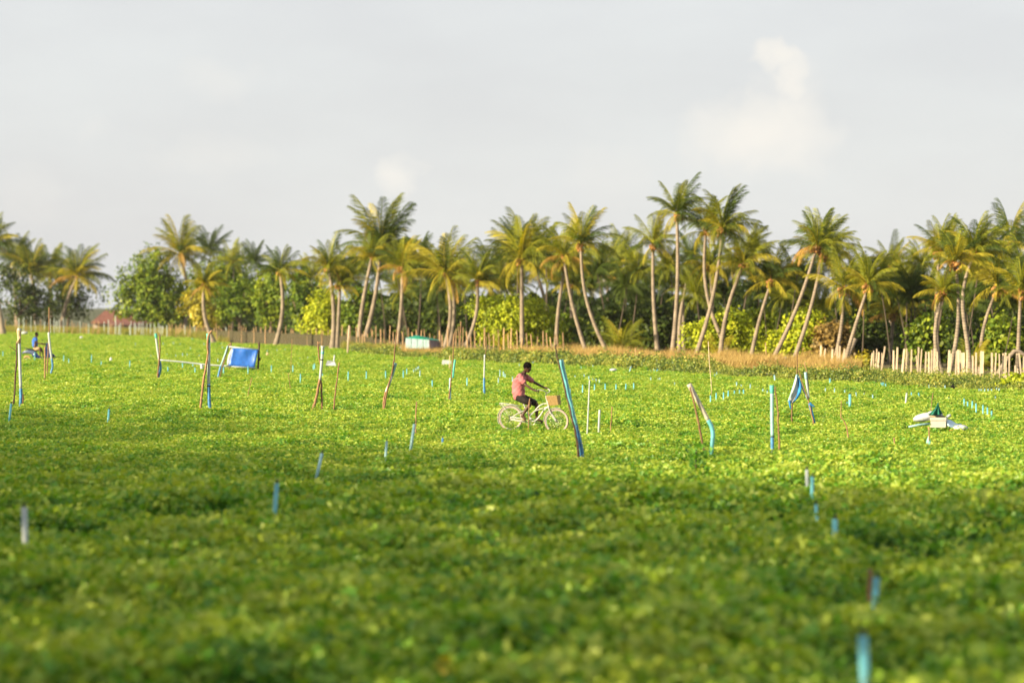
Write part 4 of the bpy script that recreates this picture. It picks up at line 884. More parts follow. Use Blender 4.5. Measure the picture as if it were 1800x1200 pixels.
# ------------------------------------------------------------------ tall stand pipes tied to sticks
def polyline(pts_px, Y, to_ground=True):
    pts = [P(a, b, Y) for a, b in pts_px]
    if to_ground: pts.append(Vector((pts[-1].x + (pts[-1].x - pts[-2].x) * .3, pts[-1].y, -.05)))
    return pts
def smooth_line(pts, n=4):
    out = []
    for i in range(len(pts) - 1):
        p0 = pts[max(i - 1, 0)]; p1 = pts[i]; p2 = pts[i + 1]; p3 = pts[min(i + 2, len(pts) - 1)]
        for q in range(n):
            t = q / n; out.append(.5 * ((2 * p1) + (p2 - p0) * t + (2 * p0 - 5 * p1 + 4 * p2 - p3) * t * t + (3 * p1 - p0 - 3 * p2 + p3) * t ** 3))
    out.append(pts[-1]); return out
def stand(name, label, cat, row, parts, group='tall stand pipes tied to sticks'):
    """parts: (name, material, radius, [(px,py)...] from top to bottom, reaches ground, depth offset)"""
    Y = depth(row, .2); last = parts[0][3][-1]; c = P(last[0], row, Y); c.z = 0; t = thing(name, label, cat, c, group)
    for nm, mt, rad, pl, gr, dy in parts:
        pts = smooth_line(polyline(pl, Y + dy, gr)); rr = rad if hasattr(rad, '__len__') else [rad] * 2
        rs = [.86 * (rr[0] + (rr[1] - rr[0]) * i / (len(pts) - 1)) for i in range(len(pts))]
        if mt in ('wood', 'darkwood'):
            q_ = random.Random(int(pl[0][0])); pts = [p + Vector((q_.uniform(-.008, .008), q_.uniform(-.008, .008), 0)) for p in pts]; rs = [r0 * q_.uniform(.85, 1.15) for r0 in rs]
        MB().tube(pts, rs, 9).build(nm, M[mt], t)
    return t
stand('stand_pipe', 'tall white pipe with tan-wrapped top and forked dark stick at the left border', 'stand pipe', 716, [
 ('upper_pipe', 'pipe_w', .055, [(34, 598), (35, 640), (36.5, 684)], False, 0), ('lower_sleeve', 'pipe_b', .062, [(36.5, 683), (37, 700), (36, 716)], True, 0), ('wrap', 'tape', (.085, .06), [(33.5, 580), (34, 603)], False, 0),
 ('rim', 'pipe_w', .075, [(34, 577), (34, 580.5)], False, 0), ('support_stick', 'darkwood', (.03, .035), [(30, 600), (29, 630), (26, 680), (24, 714)], True, .1), ('branch', 'darkwood', .012, [(17, 609), (29, 617)], False, .1), ('tie', 'tape', .02, [(36, 592), (29, 603)], False, -.08), ('stub', 'wood', .035, [(40.5, 693), (40, 711)], True, 0)])
stand('stand_pipe', 'white pipe with blue bent foot tied to a tall bamboo right of the scooter', 'stand pipe', 655, [
 ('upper_pipe', 'pipe_w', (.06, .055), [(85.5, 584), (88, 610), (91, 631)], False, 0), ('lower_sleeve', 'pipe_b', (.06, .045), [(91, 630), (92.5, 644), (90, 654)], True, 0),
 ('support_stick', 'wood', (.03, .04), [(86, 540), (86.5, 582), (84.5, 620), (83, 654)], True, .1)])
stand('support_stick', 'brown stake standing just left of the blue-footed pipe by the scooter', 'stake', 668, [('shaft', 'wood', (.04, .045), [(79, 609), (79, 640), (78.5, 668)], True, 0)], None)
stand('stand_pipe', 'green-tipped pale pipe with blue bent foot at the left end of the horizontal pipe', 'stand pipe', 664, [
 ('upper_pipe', 'pipe_w', (.06, .055), [(274, 590), (277, 615), (280, 634)], False, 0), ('cap', 'pipe_g', .07, [(273.5, 586), (274.5, 594)], False, 0), ('lower_sleeve', 'pipe_b', (.06, .055), [(280, 633), (282.5, 645), (279, 662)], True, 0),
 ('support_stick', 'wood', (.035, .05), [(280.5, 587), (281, 610), (279, 640), (277, 663)], True, -.1)])
stand('stand_pipe', 'tall white and blue post with crooked brown stick in front, left of the tarp', 'stand pipe', 718, [
 ('upper_pipe', 'pipe_w', .058, [(367, 600), (367, 640), (366.8, 676)], False, 0), ('lower_sleeve', 'pipe_b', .062, [(366.8, 675), (367.5, 700), (368.5, 718)], True, 0), ('cap', 'pipe_g', .066, [(365.5, 586), (366.7, 602)], False, 0), ('band', 'black', .068, [(367, 677), (367, 679.5)], False, 0),
 ('support_stick', 'wood', (.035, .045), [(372.5, 581), (366, 591), (365, 610), (365.5, 624), (360, 655), (356, 685), (353, 713)], True, -.1)])
stand('horizontal_pipe', 'long pale pipe lying level between the bent pipe and the tarp frame', 'pipe', 662, [('pipe', 'pipe_w', .04, [(281, 632.5), (320, 636), (365, 641), (407, 643.5)], False, 0), ('hanging_rag', 'white_sheet', (.07, .10), [(354, 640), (355.5, 648)], False, -.05)], None)
stand('stand_pipe', 'slanted pale pipe propping the left side of the blue tarp', 'stand pipe', 664, [
 ('upper_pipe', 'pipe_t', .05, [(400.5, 608), (394, 628), (388, 644)], False, 0), ('lower_sleeve', 'pipe_b', .052, [(388, 643), (383.5, 662)], True, 0), ('support_stick', 'wood', .03, [(403, 604), (396, 628), (386, 663)], True, .1)])
# tarp on its frame
Y = depth(650, .2); c = P(430, 650, Y); c.z = 0; tp = thing('blue_tarp', 'bright blue plastic tarp hung between two rails in the left of the field', 'tarp', c)
rows = []
for j in range(9):
    v = j / 8; row = []
    for i in range(13):
        u = i / 12; top = (409 + 45 * u, 611.5 + 3 * u); bot = (402.5 + 46 * u, 642.5 + 3.5 * u); q = P(top[0] + (bot[0] - top[0]) * v, top[1] + (bot[1] - top[1]) * v, Y)
        q.y += -.35 * math.sin(math.pi * v * .5) * .5 + .05 * math.sin(9 * u + 2 * v) * (1 - v) + .10 * math.sin(math.pi * v) * math.sin(math.pi * u); row.append(q)
    rows.append(row)
mb = MB(); mb.grid(rows, .012); mb.build('sheet', M['tarp'], tp)
rows = [[P(407 + (410 - 407) * u + (402 - 409) * v - 3 * (1 - u) * math.sin(2.8 * v), 612 + 31 * v, Y + .12) for u in (0, .5, 1)] for v in (0, .25, .5, .75, 1)]
mb = MB(); mb.grid(rows, .01); mb.build('torn_edge', M['white_sheet'], tp)
MB().tube([P(399, 609, Y + .05), P(456, 614.5, Y + .05)], .035, 8).build('top_rail', M['pipe_w'], tp)
MB().tube([P(388, 643, Y - .25), P(449, 646.5, Y - .25)], .035, 8).build('bottom_rail', M['pipe_w'], tp)
MB().tube(smooth_line(polyline([(455.5, 601), (455, 620), (453.5, 648)], Y + .15)), .05, 8).build('post', M['darkwood'], tp)
MB().tube(smooth_line(polyline([(406, 602), (405, 625), (403, 648)], Y + .2)), .04, 8).build('post', M['wood'], tp)
MB().ell(P(456, 631, Y + .2), (.07, .07, .11), 8, 6).build('black_bag', M['black'], tp)
stand('stand_pipe', 'white pipe with funnel top on a brown two-legged stick left of the white tent', 'stand pipe', 718, [
 ('upper_pipe', 'pipe_w', (.055, .05), [(567, 612), (566, 630), (562.5, 668)], False, 0), ('funnel', 'pipe_w', (.085, .055), [(567.5, 608), (567, 614)], False, 0), ('band', 'pipe_c', .062, [(567, 618), (566.6, 622)], False, 0), ('tie', 'black', .064, [(565.5, 631), (565.3, 633)], False, 0),
 ('leg', 'wood', (.05, .06), [(562.5, 664), (557, 695), (551, 718)], True, 0), ('leg', 'wood', (.035, .04), [(563.5, 664), (565, 690), (566, 716)], True, .1), ('branch', 'wood', (.025, .03), [(559, 600), (560, 620), (563, 640)], False, .15), ('branch', 'wood', .014, [(562.5, 601), (560, 604)], False, .15)])
stand('support_stick', 'single brown stick right of the funnel-topped pipe', 'stake', 714, [('shaft', 'wood', (.022, .032), [(596, 637), (593, 665), (589.5, 690), (587, 714)], True, 0)], None)
stand('stand_pipe', 'very tall thin stick with a grey-white pipe leaning beside it in the field centre-left', 'stand pipe', 714, [
 ('support_stick', 'wood', (.018, .04), [(697.5, 578), (695, 605), (692, 636), (687, 662), (680, 690), (676, 713)], True, -.08), ('upper_pipe', 'pipe_t', (.062, .05), [(695.5, 638), (689, 661)], False, 0), ('middle_pipe', 'pipe_w', (.05, .045), [(689, 660), (684, 675), (678, 689)], False, 0),
 ('leg', 'wood', .035, [(678, 688), (675, 700), (674, 713)], True, 0), ('twig', 'wood', .012, [(696, 632), (693, 637)], False, -.08)])
stand('support_stick', 'thin upright stick in the field left of the funnel-topped pipe', 'stake', 654, [('shaft', 'wood', .014, [(513.5, 596), (512, 625), (511, 654)], True, 0)], None)
stand('support_stick', 'short crooked twig below the thin upright stick', 'stake', 685, [('shaft', 'wood', .014, [(507, 656), (508, 668), (511, 684)], True, 0)], None)
stand('support_stick', 'short tilted twig in the vines below the blue tarp', 'stake', 698, [('shaft', 'wood', .014, [(442.5, 664), (439, 680), (435, 698)], True, 0)], None)
stand('stand_pipe', 'teal and blue pipe with a long stick in front, right of the white hut', 'stand pipe', 704, [
 ('upper_pipe', 'pipe_g', .045, [(800, 632), (797.5, 650), (796, 664)], False, .06), ('lower_sleeve', 'pipe_t', .045, [(791.5, 664), (791, 685), (791, 702)], True, .06), ('support_stick', 'wood', (.016, .034), [(800, 582), (797.5, 605), (795, 650), (791, 685), (789, 703)], True, -.06)])
stand('stand_pipe', 'slim white pipe with dark blue foot left of the cyclist', 'stand pipe', 693, [
 ('upper_pipe', 'pipe_w', .035, [(852, 623), (851.5, 645), (851, 665)], False, 0), ('lower_sleeve', 'pipe_b', (.048, .05), [(851, 664), (851.2, 692)], True, 0), ('support_stick', 'wood', (.014, .02), [(855.5, 592), (855, 610), (853, 625), (850.3, 660), (850, 690)], True, .08)])
simple('reddish_pole', 'thin reddish pole standing in the weeds right of the white hut', 'pole', [(808, 630), (809, 600), (810, 565)], depth(631, 0), .03, M['wood'])
simple('wooden_post', 'pale upright post at the left end of the weed bank', 'post', [(611, 626), (612, 600), (614, 572)], depth(626, 0), [.065, .06, .055], M['stake_c'])
stand('stand_pipe', 'big leaning cyan and blue pole with dark stick, beside the bicycle front wheel', 'stand pipe', 803, [
 ('upper_pipe', 'pipe_c', (.052, .044), [(986.5, 632), (990, 650), (995, 670), (1004, 712), (1013, 748)], False, 0), ('lower_sleeve', 'pipe_b', (.046, .054), [(1012.5, 747), (1018, 770), (1022, 790), (1023, 803)], True, 0),
 ('support_stick', 'darkwood', (.016, .036), [(976, 606), (979, 625), (987, 660), (999, 708), (1009, 750), (1015, 780), (1017, 803)], True, -.09)])
stand('stand_pipe', 'thin white pole right of the bicycle', 'stand pipe', 757, [('pipe', 'pipe_w', (.02, .026), [(1036.5, 668), (1035, 700), (1032.5, 757)], True, 0)])
stand('stand_pipe', 'short thick white pipe right of the thin white pole', 'stand pipe', 758, [('pipe', 'pipe_w', .033, [(1054, 720), (1052.5, 758)], True, 0)])
stand('support_stick', 'thin brown stick right of the short thick white pipe', 'stake', 757, [('shaft', 'wood', .016, [(1076, 714), (1074.5, 735), (1073.5, 757)], True, 0)], None)
stand('stand_pipe', 'bent pipe leaning left with dusty top and bright blue curved foot', 'stand pipe', 800, [
 ('upper_pipe', 'pipe_d', (.065, .05), [(1211, 675), (1219, 690), (1232, 714), (1245, 739)], False, 0), ('lower_sleeve', 'pipe_c', (.055, .05), [(1244.5, 738), (1250, 748), (1253, 762), (1252, 778), (1249, 802)], True, 0),
 ('support_stick', 'wood', (.022, .03), [(1213, 680), (1219, 703), (1225, 730), (1231, 760), (1237, 793)], True, -.1)])
stand('stand_pipe', 'upright white pipe with green cap and blue foot beside a wavy stick', 'stand pipe', 792, [
 ('upper_pipe', 'pipe_t', .045, [(1357, 689), (1357, 730), (1357.5, 768)], False, 0), ('cap', 'pipe_g', (.056, .05), [(1356.5, 677), (1357, 691)], False, 0), ('band', 'black', .05, [(1357.5, 766), (1357.5, 768)], False, 0), ('lower_sleeve', 'pipe_b', .045, [(1357.5, 768), (1357.5, 792)], True, 0),
 ('support_stick', 'wood', (.018, .028), [(1362, 679), (1364, 697), (1367.5, 720), (1368, 745), (1369.5, 770), (1370.5, 796)], True, 0)])
simple('bamboo_rod', 'thin tan rod standing in the field before the crossing palms', 'rod', [(1251, 700), (1250, 670), (1247, 640), (1245, 600)], depth(700, .1), [.014, .013, .012, .010], M['stake_c'])
# hanging cloth stand
Y = depth(742, .2)
stand('stand_pipe', 'slanted pale pipe and stick frame on which the blue and white cloth hangs', 'stand pipe', 738, [
 ('slanted_pipe', 'pipe_t', .035, [(1401, 658), (1394, 683), (1386, 706)], False, 0), ('support_stick', 'wood', (.014, .03), [(1401.5, 618), (1401, 655), (1396, 690), (1392.5, 712), (1392, 736)], True, .08), ('right_pipe', 'pipe_t', .03, [(1402.5, 660), (1411, 682), (1420, 702)], False, .02)])
Yc2 = depth(738, .2); rows = []
for j in range(8):
    v = j / 7; L0 = 1400 - 13.5 * v; Rr = [1402.5, 1406, 1408, 1409, 1408.5, 1406, 1402, 1396][j]; yy = 663 + 47 * v
    rows.append([P(L0 + (Rr - L0) * u, yy - 3 * u * v, Yc2 - .07 - .05 * math.sin(7 * u + 3 * v)) for u in (0, .2, .4, .6, .8, 1)])
mb = MB(); mb.grid([r0[:4] for r0 in rows], .01); oc = mb.build('hanging_cloth', M['white_sheet'], None, P(1396, 690, Yc2)); tag(oc, 'white and blue cloth hanging from the slanted pipe right of centre', 'cloth')
mb = MB(); mb.grid([[p + Vector((0, .012, 0)) for p in r0[3:]] for r0 in rows], .01); mb.build('blue_half', M['bluecloth'], oc)
mb = MB(); mb.grid([[P(1386, 705, Yc2 - .1), P(1389, 703, Yc2 - .1)], [P(1387, 712, Yc2 - .1), P(1390, 712, Yc2 - .1)], [P(1389.5, 719, Yc2 - .1), P(1391.5, 719, Yc2 - .1)]], .01); mb.build('blue_corner', M['bluecloth'], oc)
stand('stand_pipe', 'white pipe on a stick with a blue rag tied low, right of the hanging cloth', 'stand pipe', 745, [
 ('upper_pipe', 'pipe_w', .04, [(1416, 655), (1418.5, 678), (1421.5, 700)], False, 0), ('cap', 'pipe_t', .046, [(1415.8, 654), (1417, 666)], False, 0), ('support_stick', 'wood', (.014, .028), [(1414, 636), (1419, 660), (1422, 690), (1421, 702), (1426, 724), (1430, 745)], True, .06),
 ('crossing_stick', 'wood', .016, [(1404, 650), (1411, 675), (1421, 703)], False, -.05), ('rag', 'bluecloth', (.05, .035), [(1423, 708), (1427, 725), (1432, 744)], False, .09), ('rag_tail', 'bluecloth', (.05, .012), [(1423, 709), (1432, 715)], False, .05)])
stand('support_stick', 'crooked bare branch standing right of the hanging cloth', 'stake', 768, [('shaft', 'wood', (.012, .022), [(1478.5, 704), (1478.5, 722), (1478, 732), (1486, 744), (1489, 756), (1491, 768)], True, 0)], None)
stand('support_stick', 'brown stick beside the cyan pipe in the right foreground', 'stake', 1058, [('shaft', 'wood', .03, [(1530, 1000), (1528, 1056)], True, 0)], None)
stand('support_stick', 'short stick standing above the taller pale tilted pipe', 'stake', 760, [('shaft', 'wood', .018, [(732, 706), (731, 742)], True, 0)], None)
stand('support_stick', 'blurred brown twig in the right foreground left of the cyan pipes', 'stake', 942, [('shaft', 'wood', .03, [(1404, 912), (1403, 942)], True, 0)], None)
stand('support_stick', 'tiny dark stick in the vines left below the junk heap', 'stake', 782, [('shaft', 'wood', .02, [(1571.5, 769), (1572, 783)], True, 0)], None)
stand('support_stick', 'thin stick rising behind the junk heap', 'stake', 722, [('shaft', 'wood', .014, [(1640, 690), (1638, 706), (1636, 722)], True, 0)], None)
stand('flag_stick', 'short stick with a teal rag at its foot below the junk heap', 'marker stick', 781, [('shaft', 'wood', .018, [(1632.5, 750), (1633, 781)], True, 0), ('rag', 'tealcloth', (.01, .085), [(1632.3, 766), (1632.3, 781)], False, .03)], None)

# ------------------------------------------------------------------ small things left in the field
def place_box(name, label, cat, pts_front, Y, dep, mat):
    a = [P(x_, y_, Y) for x_, y_ in pts_front]; b = [v + Vector((0, dep, 0)) for v in a]; o = Vector((a[0].x, a[0].y, a[0].z))
    mb = MB(); mb.hexa([a[0], a[1], b[1], b[0], a[3], a[2], b[2], b[3]]); return tag(mb.build(name, M[mat], None, o, smooth=False), label, cat)
place_box('white_sign', 'white board lying low beside a pale stick right of the white hut', 'board', [(776.5, 641), (793, 641), (793, 633), (777.5, 632.5)], depth(641, .2), .2, 'white_sheet')
simple('pale_stick', 'pale stick beside the white board', 'stick', [(790, 652), (790.3, 640), (791, 625)], depth(652, .1), .025, M['tape'])
Y = depth(644, .2); mb = MB(); a, b, c2, d = P(572, 642, Y), P(590.5, 642.5, Y), P(588, 635.5, Y + .2), P(575.5, 633.5, Y + .1)
mb.hexa([a, b, b + Vector((0, .5, 0)), a + Vector((0, .5, 0)), d, c2, c2 + Vector((0, .2, 0)), d + Vector((0, .2, 0))]); wt = mb.build('white_tent', M['white_sheet'], None, a, smooth=False); tag(wt, 'small white folded sheet like a tent with a white pipe behind it', 'sheet')
simple('white_pipe', 'white pipe stub standing behind the small white tent', 'pipe', [(586.5, 642), (587, 634), (588, 624)], Y + .6, .04, M['pipe_w'])
def bag(px, py, w, h, label, mat='white_sheet', row=None):
    Y = depth(row or py + h * .6, .2); c = P(px, py, Y); s = Y / F; mb = MB(); random.seed(int(px)); mb.ell(c, (w * .5 * s, w * .35 * s, h * .5 * s), 14, 9, jit=.12); return tag(mb.build('plastic_bag', M[mat], None, c), label, 'bag')
bag(1078, 650, 14, 5, 'white bag lying at the weeds left of the faint pipe row')
bag(1225, 645, 12, 8, 'white crumpled bag in the weeds beneath the crossing trunks')
bag(1352, 658, 13, 6, 'white bag in the weeds beneath the long leaning palms')
bag(1083, 641, 4, 7, 'tiny cream bag above the white one at the weeds')
bag(195, 632, 5, 8, 'white lump in the field right of the scooter')
bag(43, 585, 12, 5, 'white sheet heap behind the wrapped pipe at the far left')
bag(143, 593, 6, 4, 'small white scrap right of the scooter near the fence')
bag(705, 613, 9, 8, 'small teal bag in the weeds left of the white hut', 'pipe_t')
bag(1138, 776, 4, 6, 'tiny cream scrap in the vines right of the bicycle')
bag(1699, 1063, 17, 12, 'white cup-sized scrap in the right foreground')
bag(470, 622, 5, 5, 'tiny cream scrap before the net fence', 'tape')
bag(1628, 670, 6, 4, 'pale scrap in the weeds below the forked trunk', 'tape')

# junk heap
Y = depth(753, .2); s = Y / F
tag_y = Y
fb = thing('foam_box', 'cream foam box with open top in the middle of the junk heap', 'box', P(1648, 751, Y))
def W_(px, py, dy=0): return P(px, py, Y + dy)
mb = MB(); f0 = [W_(1635, 751), W_(1662.5, 751), W_(1662.5, 734), W_(1636, 734)]; back = Vector((.10, .28, .0))
mb.hexa([f0[0], f0[1], f0[1] + back, f0[0] + back, f0[3], f0[2], f0[2] + back, f0[3] + back]); mb.build('body', M['foam'], fb, smooth=False)
mb = MB(); r0 = W_(1634.6, 738.5, -.02); r1 = W_(1663, 738.5, -.02); up_ = Vector((0, 0, W_(0, 733.5).z - W_(0, 738.5).z)); b2 = back + Vector((0, .04, 0)); mb.hexa([r0, r1, r1 + b2, r0 + b2, r0 + up_, r1 + up_, r1 + up_ + b2, r0 + up_ + b2]); mb.build('lid', M['foam'], fb, smooth=False)
mb = MB(); mb.box(W_(1652, 731.5, .12), (.24, .24, .035)); tag(mb.build('black_tray', M['black'], None, W_(1652, 731.5, .12), smooth=False), 'black tray resting on top of the foam box', 'tray')
rows = []
for j in range(7):
    v = j / 6; cx = 1649 - 2 * v; wd = .8 + 9.5 * v ** 1.5; rows.append([W_(cx + wd * (u - .5) * 2 - (6 * v ** 2 if u < .5 else 0) * (1 - u), 708 + 21 * v - (2 * v if u > .8 else 0), .1 + .05 * math.sin(16 * u) * v) for u in np.linspace(0, 1, 11)])
mb = MB(); mb.grid(rows, .02); tag(mb.build('green_cloth', M['greencloth'], None, W_(1649, 725, .1)), 'dark green cloth draped in a peak above the foam box', 'cloth')
mb = MB(); c = W_(1625, 733, .35); random.seed(4); mb.ell(c, (.30, .22, .11), 30, 18, Euler((0, R(-12), 0)), .05); mb.ell(W_(1643, 728, .4), (.22, .2, .10), 12, 8, None, .06); tag(mb.build('white_sack', M['white_sheet'], None, c), 'stuffed white sack left of and behind the foam box', 'sack')
rows = []
for j in range(6):
    v = j / 5; rows.append([W_(1663 + 26 * u + 9 * v * u + 3 * v, 738 + 17 * v * (.5 + .5 * u) + 6 * u, .35 - .45 * v) + Vector((0, 0, .03 * math.sin(6 * u + 4 * v))) for u in np.linspace(0, 1, 9)])
mb = MB(); mb.grid(rows, .03); tag(mb.build('plastic_sheet', M['lightblue'], None, W_(1685, 750)), 'pale sheet sliding down to the right of the foam box', 'sheet')
mb = MB(); mb.ell(W_(1689, 752, -.1), (.19, .2, .085), 14, 8, None, .04); tag(mb.build('white_sack', M['white_sheet'], None, W_(1689, 752, -.1)), 'smooth white sack at the right end of the junk heap', 'sack')
mb = MB(); mb.tube([W_(1664, 732, .2), W_(1671, 729, .2)], .035, 8); tag(mb.build('white_tube', M['white_sheet'], None, W_(1664, 732, .2)), 'short white tube poking out behind the foam box', 'tube')
mb = MB(); mb.tube([W_(1597, 750, 0), W_(1615, 746.5, 0), W_(1634, 744.5, 0)], [.025, .03, .03], 8); tag(mb.build('cyan_pipe', M['pipe_t'], None, W_(1597, 750)), 'pale cyan pipe lying left of the foam box', 'pipe')
mb = MB(); mb.box(W_(1642, 731.5, .2), (.25, .2, .03), Euler((0, R(6), 0))); tag(mb.build('wood_board', M['tape'], None, W_(1642, 731.5, .2), smooth=False), 'tan board under the green cloth on the junk heap', 'board')
mb = MB(); mb.box(W_(1672, 756.5, -.15), (.09, .06, .03)); tag(mb.build('red_scrap', mat_basic('red_plastic', (.5, .03, .03), .5), None, W_(1672, 756.5, -.15), smooth=False), 'little red scrap under the pale sheet of the junk heap', 'scrap')

# tall dark leafy shoot before the bent leaning pipe
Y = depth(832, .2); c = P(1222, 832, Y); c.z = 0; t = thing('leafy_shoot', 'tall dark leafy shoot at the foot of the bent leaning pipe', 'plant', c); n = 90
zc = rng.uniform(.1, .75, n); cc = np.stack([rng.normal(0, .12, n), rng.normal(0, .12, n), zc], 1) + np.array([[.12, 0, 0]]) * (rng.uniform(size=(n, 1)) < .4)
link('foliage', leaves(cc, unit(n) + [[0, 0, .6]], rng.uniform(.09, .16, n), rng.uniform(0, .4, n), M['crop'], 'foliage', 'lobed'), t, c)
MB().tube([c, c + Vector((.02, 0, .7))], .012, 6).build('stem', M['darkwood'], t)

for i, (px_, py_, lb) in enumerate([(170, 1175, 'leafy shoot at the bottom left corner, its sunlit yellow put in the colour'), (245, 1188, 'small shoot coloured sunlit yellow right of the bottom left one'), (782, 1195, 'leaves coloured sunlit yellow at the bottom edge left of centre'), (985, 1198, 'leaves coloured sunlit yellow at the bottom edge right of centre')]):  # golden leaf colour stands in for sun spots on these shaded shoots
    Y = depth(py_, .35); c = P(px_, py_, Y); c.z = 0; t = thing('sun_tinted_shoot', lb, 'plant', c); n = 26; zc = rng.uniform(.2, .52, n)
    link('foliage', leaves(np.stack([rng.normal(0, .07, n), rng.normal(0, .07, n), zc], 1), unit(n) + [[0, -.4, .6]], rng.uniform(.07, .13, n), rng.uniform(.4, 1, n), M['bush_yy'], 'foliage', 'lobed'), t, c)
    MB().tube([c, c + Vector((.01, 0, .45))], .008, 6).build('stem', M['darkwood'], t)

# ------------------------------------------------------------------ black cat by the forked trunk
Y = depth(685, .2); c = P(1674, 684, Y); s = Y / F; c.z = c.z
def Cq(px, py, dy=0): return tuple(P(px, py, Y + dy))
me = skin_mesh('body', [[(Cq(1676, 683), (.06, .07)), (Cq(1675.5, 680), (.07, .065)), (Cq(1674.5, 677.5), (.05, .05)), (Cq(1673.5, 675.5), (.042, .042))], [(Cq(1674.5, 677.5), .05), (Cq(1672.5, 680.5, -.05), .028), (Cq(1672, 685, -.05), .02)], [(Cq(1676, 683), .06), (Cq(1679, 684.3), .015), (Cq(1681, 684.5), .012)]], M['catfur'], 1)
cat = thing('cat', 'black cat sitting upright in the field at the foot of the forked trunk', 'cat', Vector(Cq(1675, 684)))
link('body', me, cat, (0, 0, 0))
for q in (-1, 1): MB().tube([P(1673.5 + q * 1.5, 674.5, Y), P(1673.5 + q * 2.0, 671.5, Y)], [.024, .003], 6).build('ear', M['catfur'], cat)

# ------------------------------------------------------------------ cyclist
YB = 63.0; PPM = F / YB
def Z8(zx, zy, dy=0.0): return P(860 + zx / 6.667, 620 + zy / 6.667, YB + dy)      # coordinates read off an enlargement of the rider
o0 = Z8(515, 940); o0.z = 0
bike = thing('bicycle', 'cream cruiser bicycle with woven front basket ridden to the right through the vines', 'bicycle', o0)
rb_, fb_ = Z8(250, 768), Z8(787, 795); fb_.y -= .22; rb_.y += .12; WR = .325
axis = (fb_ - rb_); bd = Vector((axis.x, axis.y, 0)).normalized(); angz = math.atan2(bd.y, bd.x); bn = Vector((-bd.y, bd.x, 0))
def bikept(zx, zy, side=0.0):       # put a point of the side view into the bicycle's own plane
    p = Z8(zx, zy); f_ = (p.x - rb_.x) / (fb_.x - rb_.x); return Vector((p.x, rb_.y + (fb_.y - rb_.y) * f_, p.z)) + bn * side
def wheel(c):
    hub = MB().tube([c - bn * .045, c + bn * .045], .022, 10).build('wheel', M['steel'], bike)
    def ring(name, Rr, r, mat, fl=1.0, n=48, a0=0, a1=2 * math.pi, par=hub):
        m = MB().torus((0, 0, 0), Rr, r, n=n, m=8, a0=a0, a1=a1, flat=fl); rt = Matrix.Rotation(angz, 3, 'Z'); m.v = [rt @ v + c for v in m.v]; return m.build(name, mat, par)
    ring('tyre', WR - .020, .020, M['tyre']); ring('tread', WR - .004, .008, M['rubber'], 1.8); ring('rim', WR - .048, .009, M['frame'], 1.3)
    sp = MB()
    for i in range(28):
        a = i * 2 * math.pi / 28; a2 = a + (.35 if i % 2 else -.35); e = bd * math.cos(a) + Vector((0, 0, 1)) * math.sin(a); h_ = bd * math.cos(a2) + Vector((0, 0, 1)) * math.sin(a2)
        sp.tube([c + h_ * .022 + bn * (.03 if i % 2 else -.03), c + e * (WR - .06)], .0022, 4)
    sp.build('spokes', M['steel'], hub, kind='stuff'); return ring
ring = wheel(rb_); ring('mudguard', WR + .022, .009, M['frame'], 3.2, 24, R(20), R(205), bike)
ring = wheel(fb_); ring('mudguard', WR + .022, .009, M['frame'], 3.2, 20, R(72), R(182), bike)
def bt(name, pts, r, mat='frame', side=0.0, n=10): return MB().tube(smooth_line([bikept(a, b, side) for a, b in pts], 5), r, n).build(name, M[mat], bike)
BBp = (505, 802)
bt('top_tube', [(690, 588), (620, 600), (560, 645), (510, 705), (462, 745)], .017); bt('middle_tube', [(695, 622), (620, 650), (540, 678), (470, 725), (455, 745)], .014)
bt('down_tube', [(698, 625), (640, 668), (595, 735), (550, 785), BBp], .020); bt('seat_tube', [(392, 565), (420, 640), (450, 710), BBp], .018)
bt('head_tube', [(678, 560), (700, 640)], .022)
for sd in (-.05, .05):
    bt('chain_stay', [(250, 768), (380, 792), BBp], .010, side=sd); bt('seat_stay', [(250, 768), (330, 715), (405, 680), (432, 668)], .009, side=sd); bt('fork_blade', [(697, 630), (715, 680), (745, 740), (787, 795)], .014, side=sd)
bt('stem', [(684, 585), (668, 540), (663, 500), (672, 470)], .015); bt('seat_post', [(385, 545), (400, 600)], .014, 'steel')
mb = MB(); hb = [bikept(598, 432, -.28), bikept(640, 430, -.25), bikept(680, 452, -.16), bikept(672, 472, 0), bikept(690, 448, .16), bikept(655, 420, .25), bikept(615, 416, .28)]
mb.tube(smooth_line(hb, 5), .012, 8); mb.build('handlebar', M['frame'], bike)
MB().tube([bikept(575, 440, -.285), bikept(618, 431, -.27)], .017, 8).build('grip', M['black'], bike); MB().tube([bikept(622, 415, .28), bikept(660, 421, .255)], .017, 8).build('grip', M['black'], bike)
sd_ = MB(); c = bikept(362, 556); sd_.ell(c, (.13, .085, .03), 14, 8, Euler((0, 0, angz))); sd_.ell(c + bd * .12, (.07, .03, .02), 10, 6); sd_.build('saddle', M['black'], bike)
c = bikept(*BBp, -.05); MB().torus((0, 0, 0), .085, .007, n=28, m=6).__class__
cr = MB().torus((0, 0, 0), .088, .007, n=28, m=6); rt = Matrix.Rotation(angz, 3, 'Z'); cr.v = [rt @ v + c for v in cr.v]; cr.build('chainring', M['steel'], bike)
mb = MB(); mb.tube([bikept(*BBp, -.08), bikept(428, 792, -.08)], .009, 6); mb.build('crank', M['steel'], bike); mb = MB(); mb.tube([bikept(*BBp, .08), bikept(582, 822, .08)], .009, 6); mb.build('crank', M['steel'], bike)
MB().box(bikept(426, 795, -.13), (.09, .08, .02)).build('pedal', M['black'], bike, smooth=False); MB().box(bikept(584, 824, .13), (.09, .08, .02)).build('pedal', M['black'], bike, smooth=False)
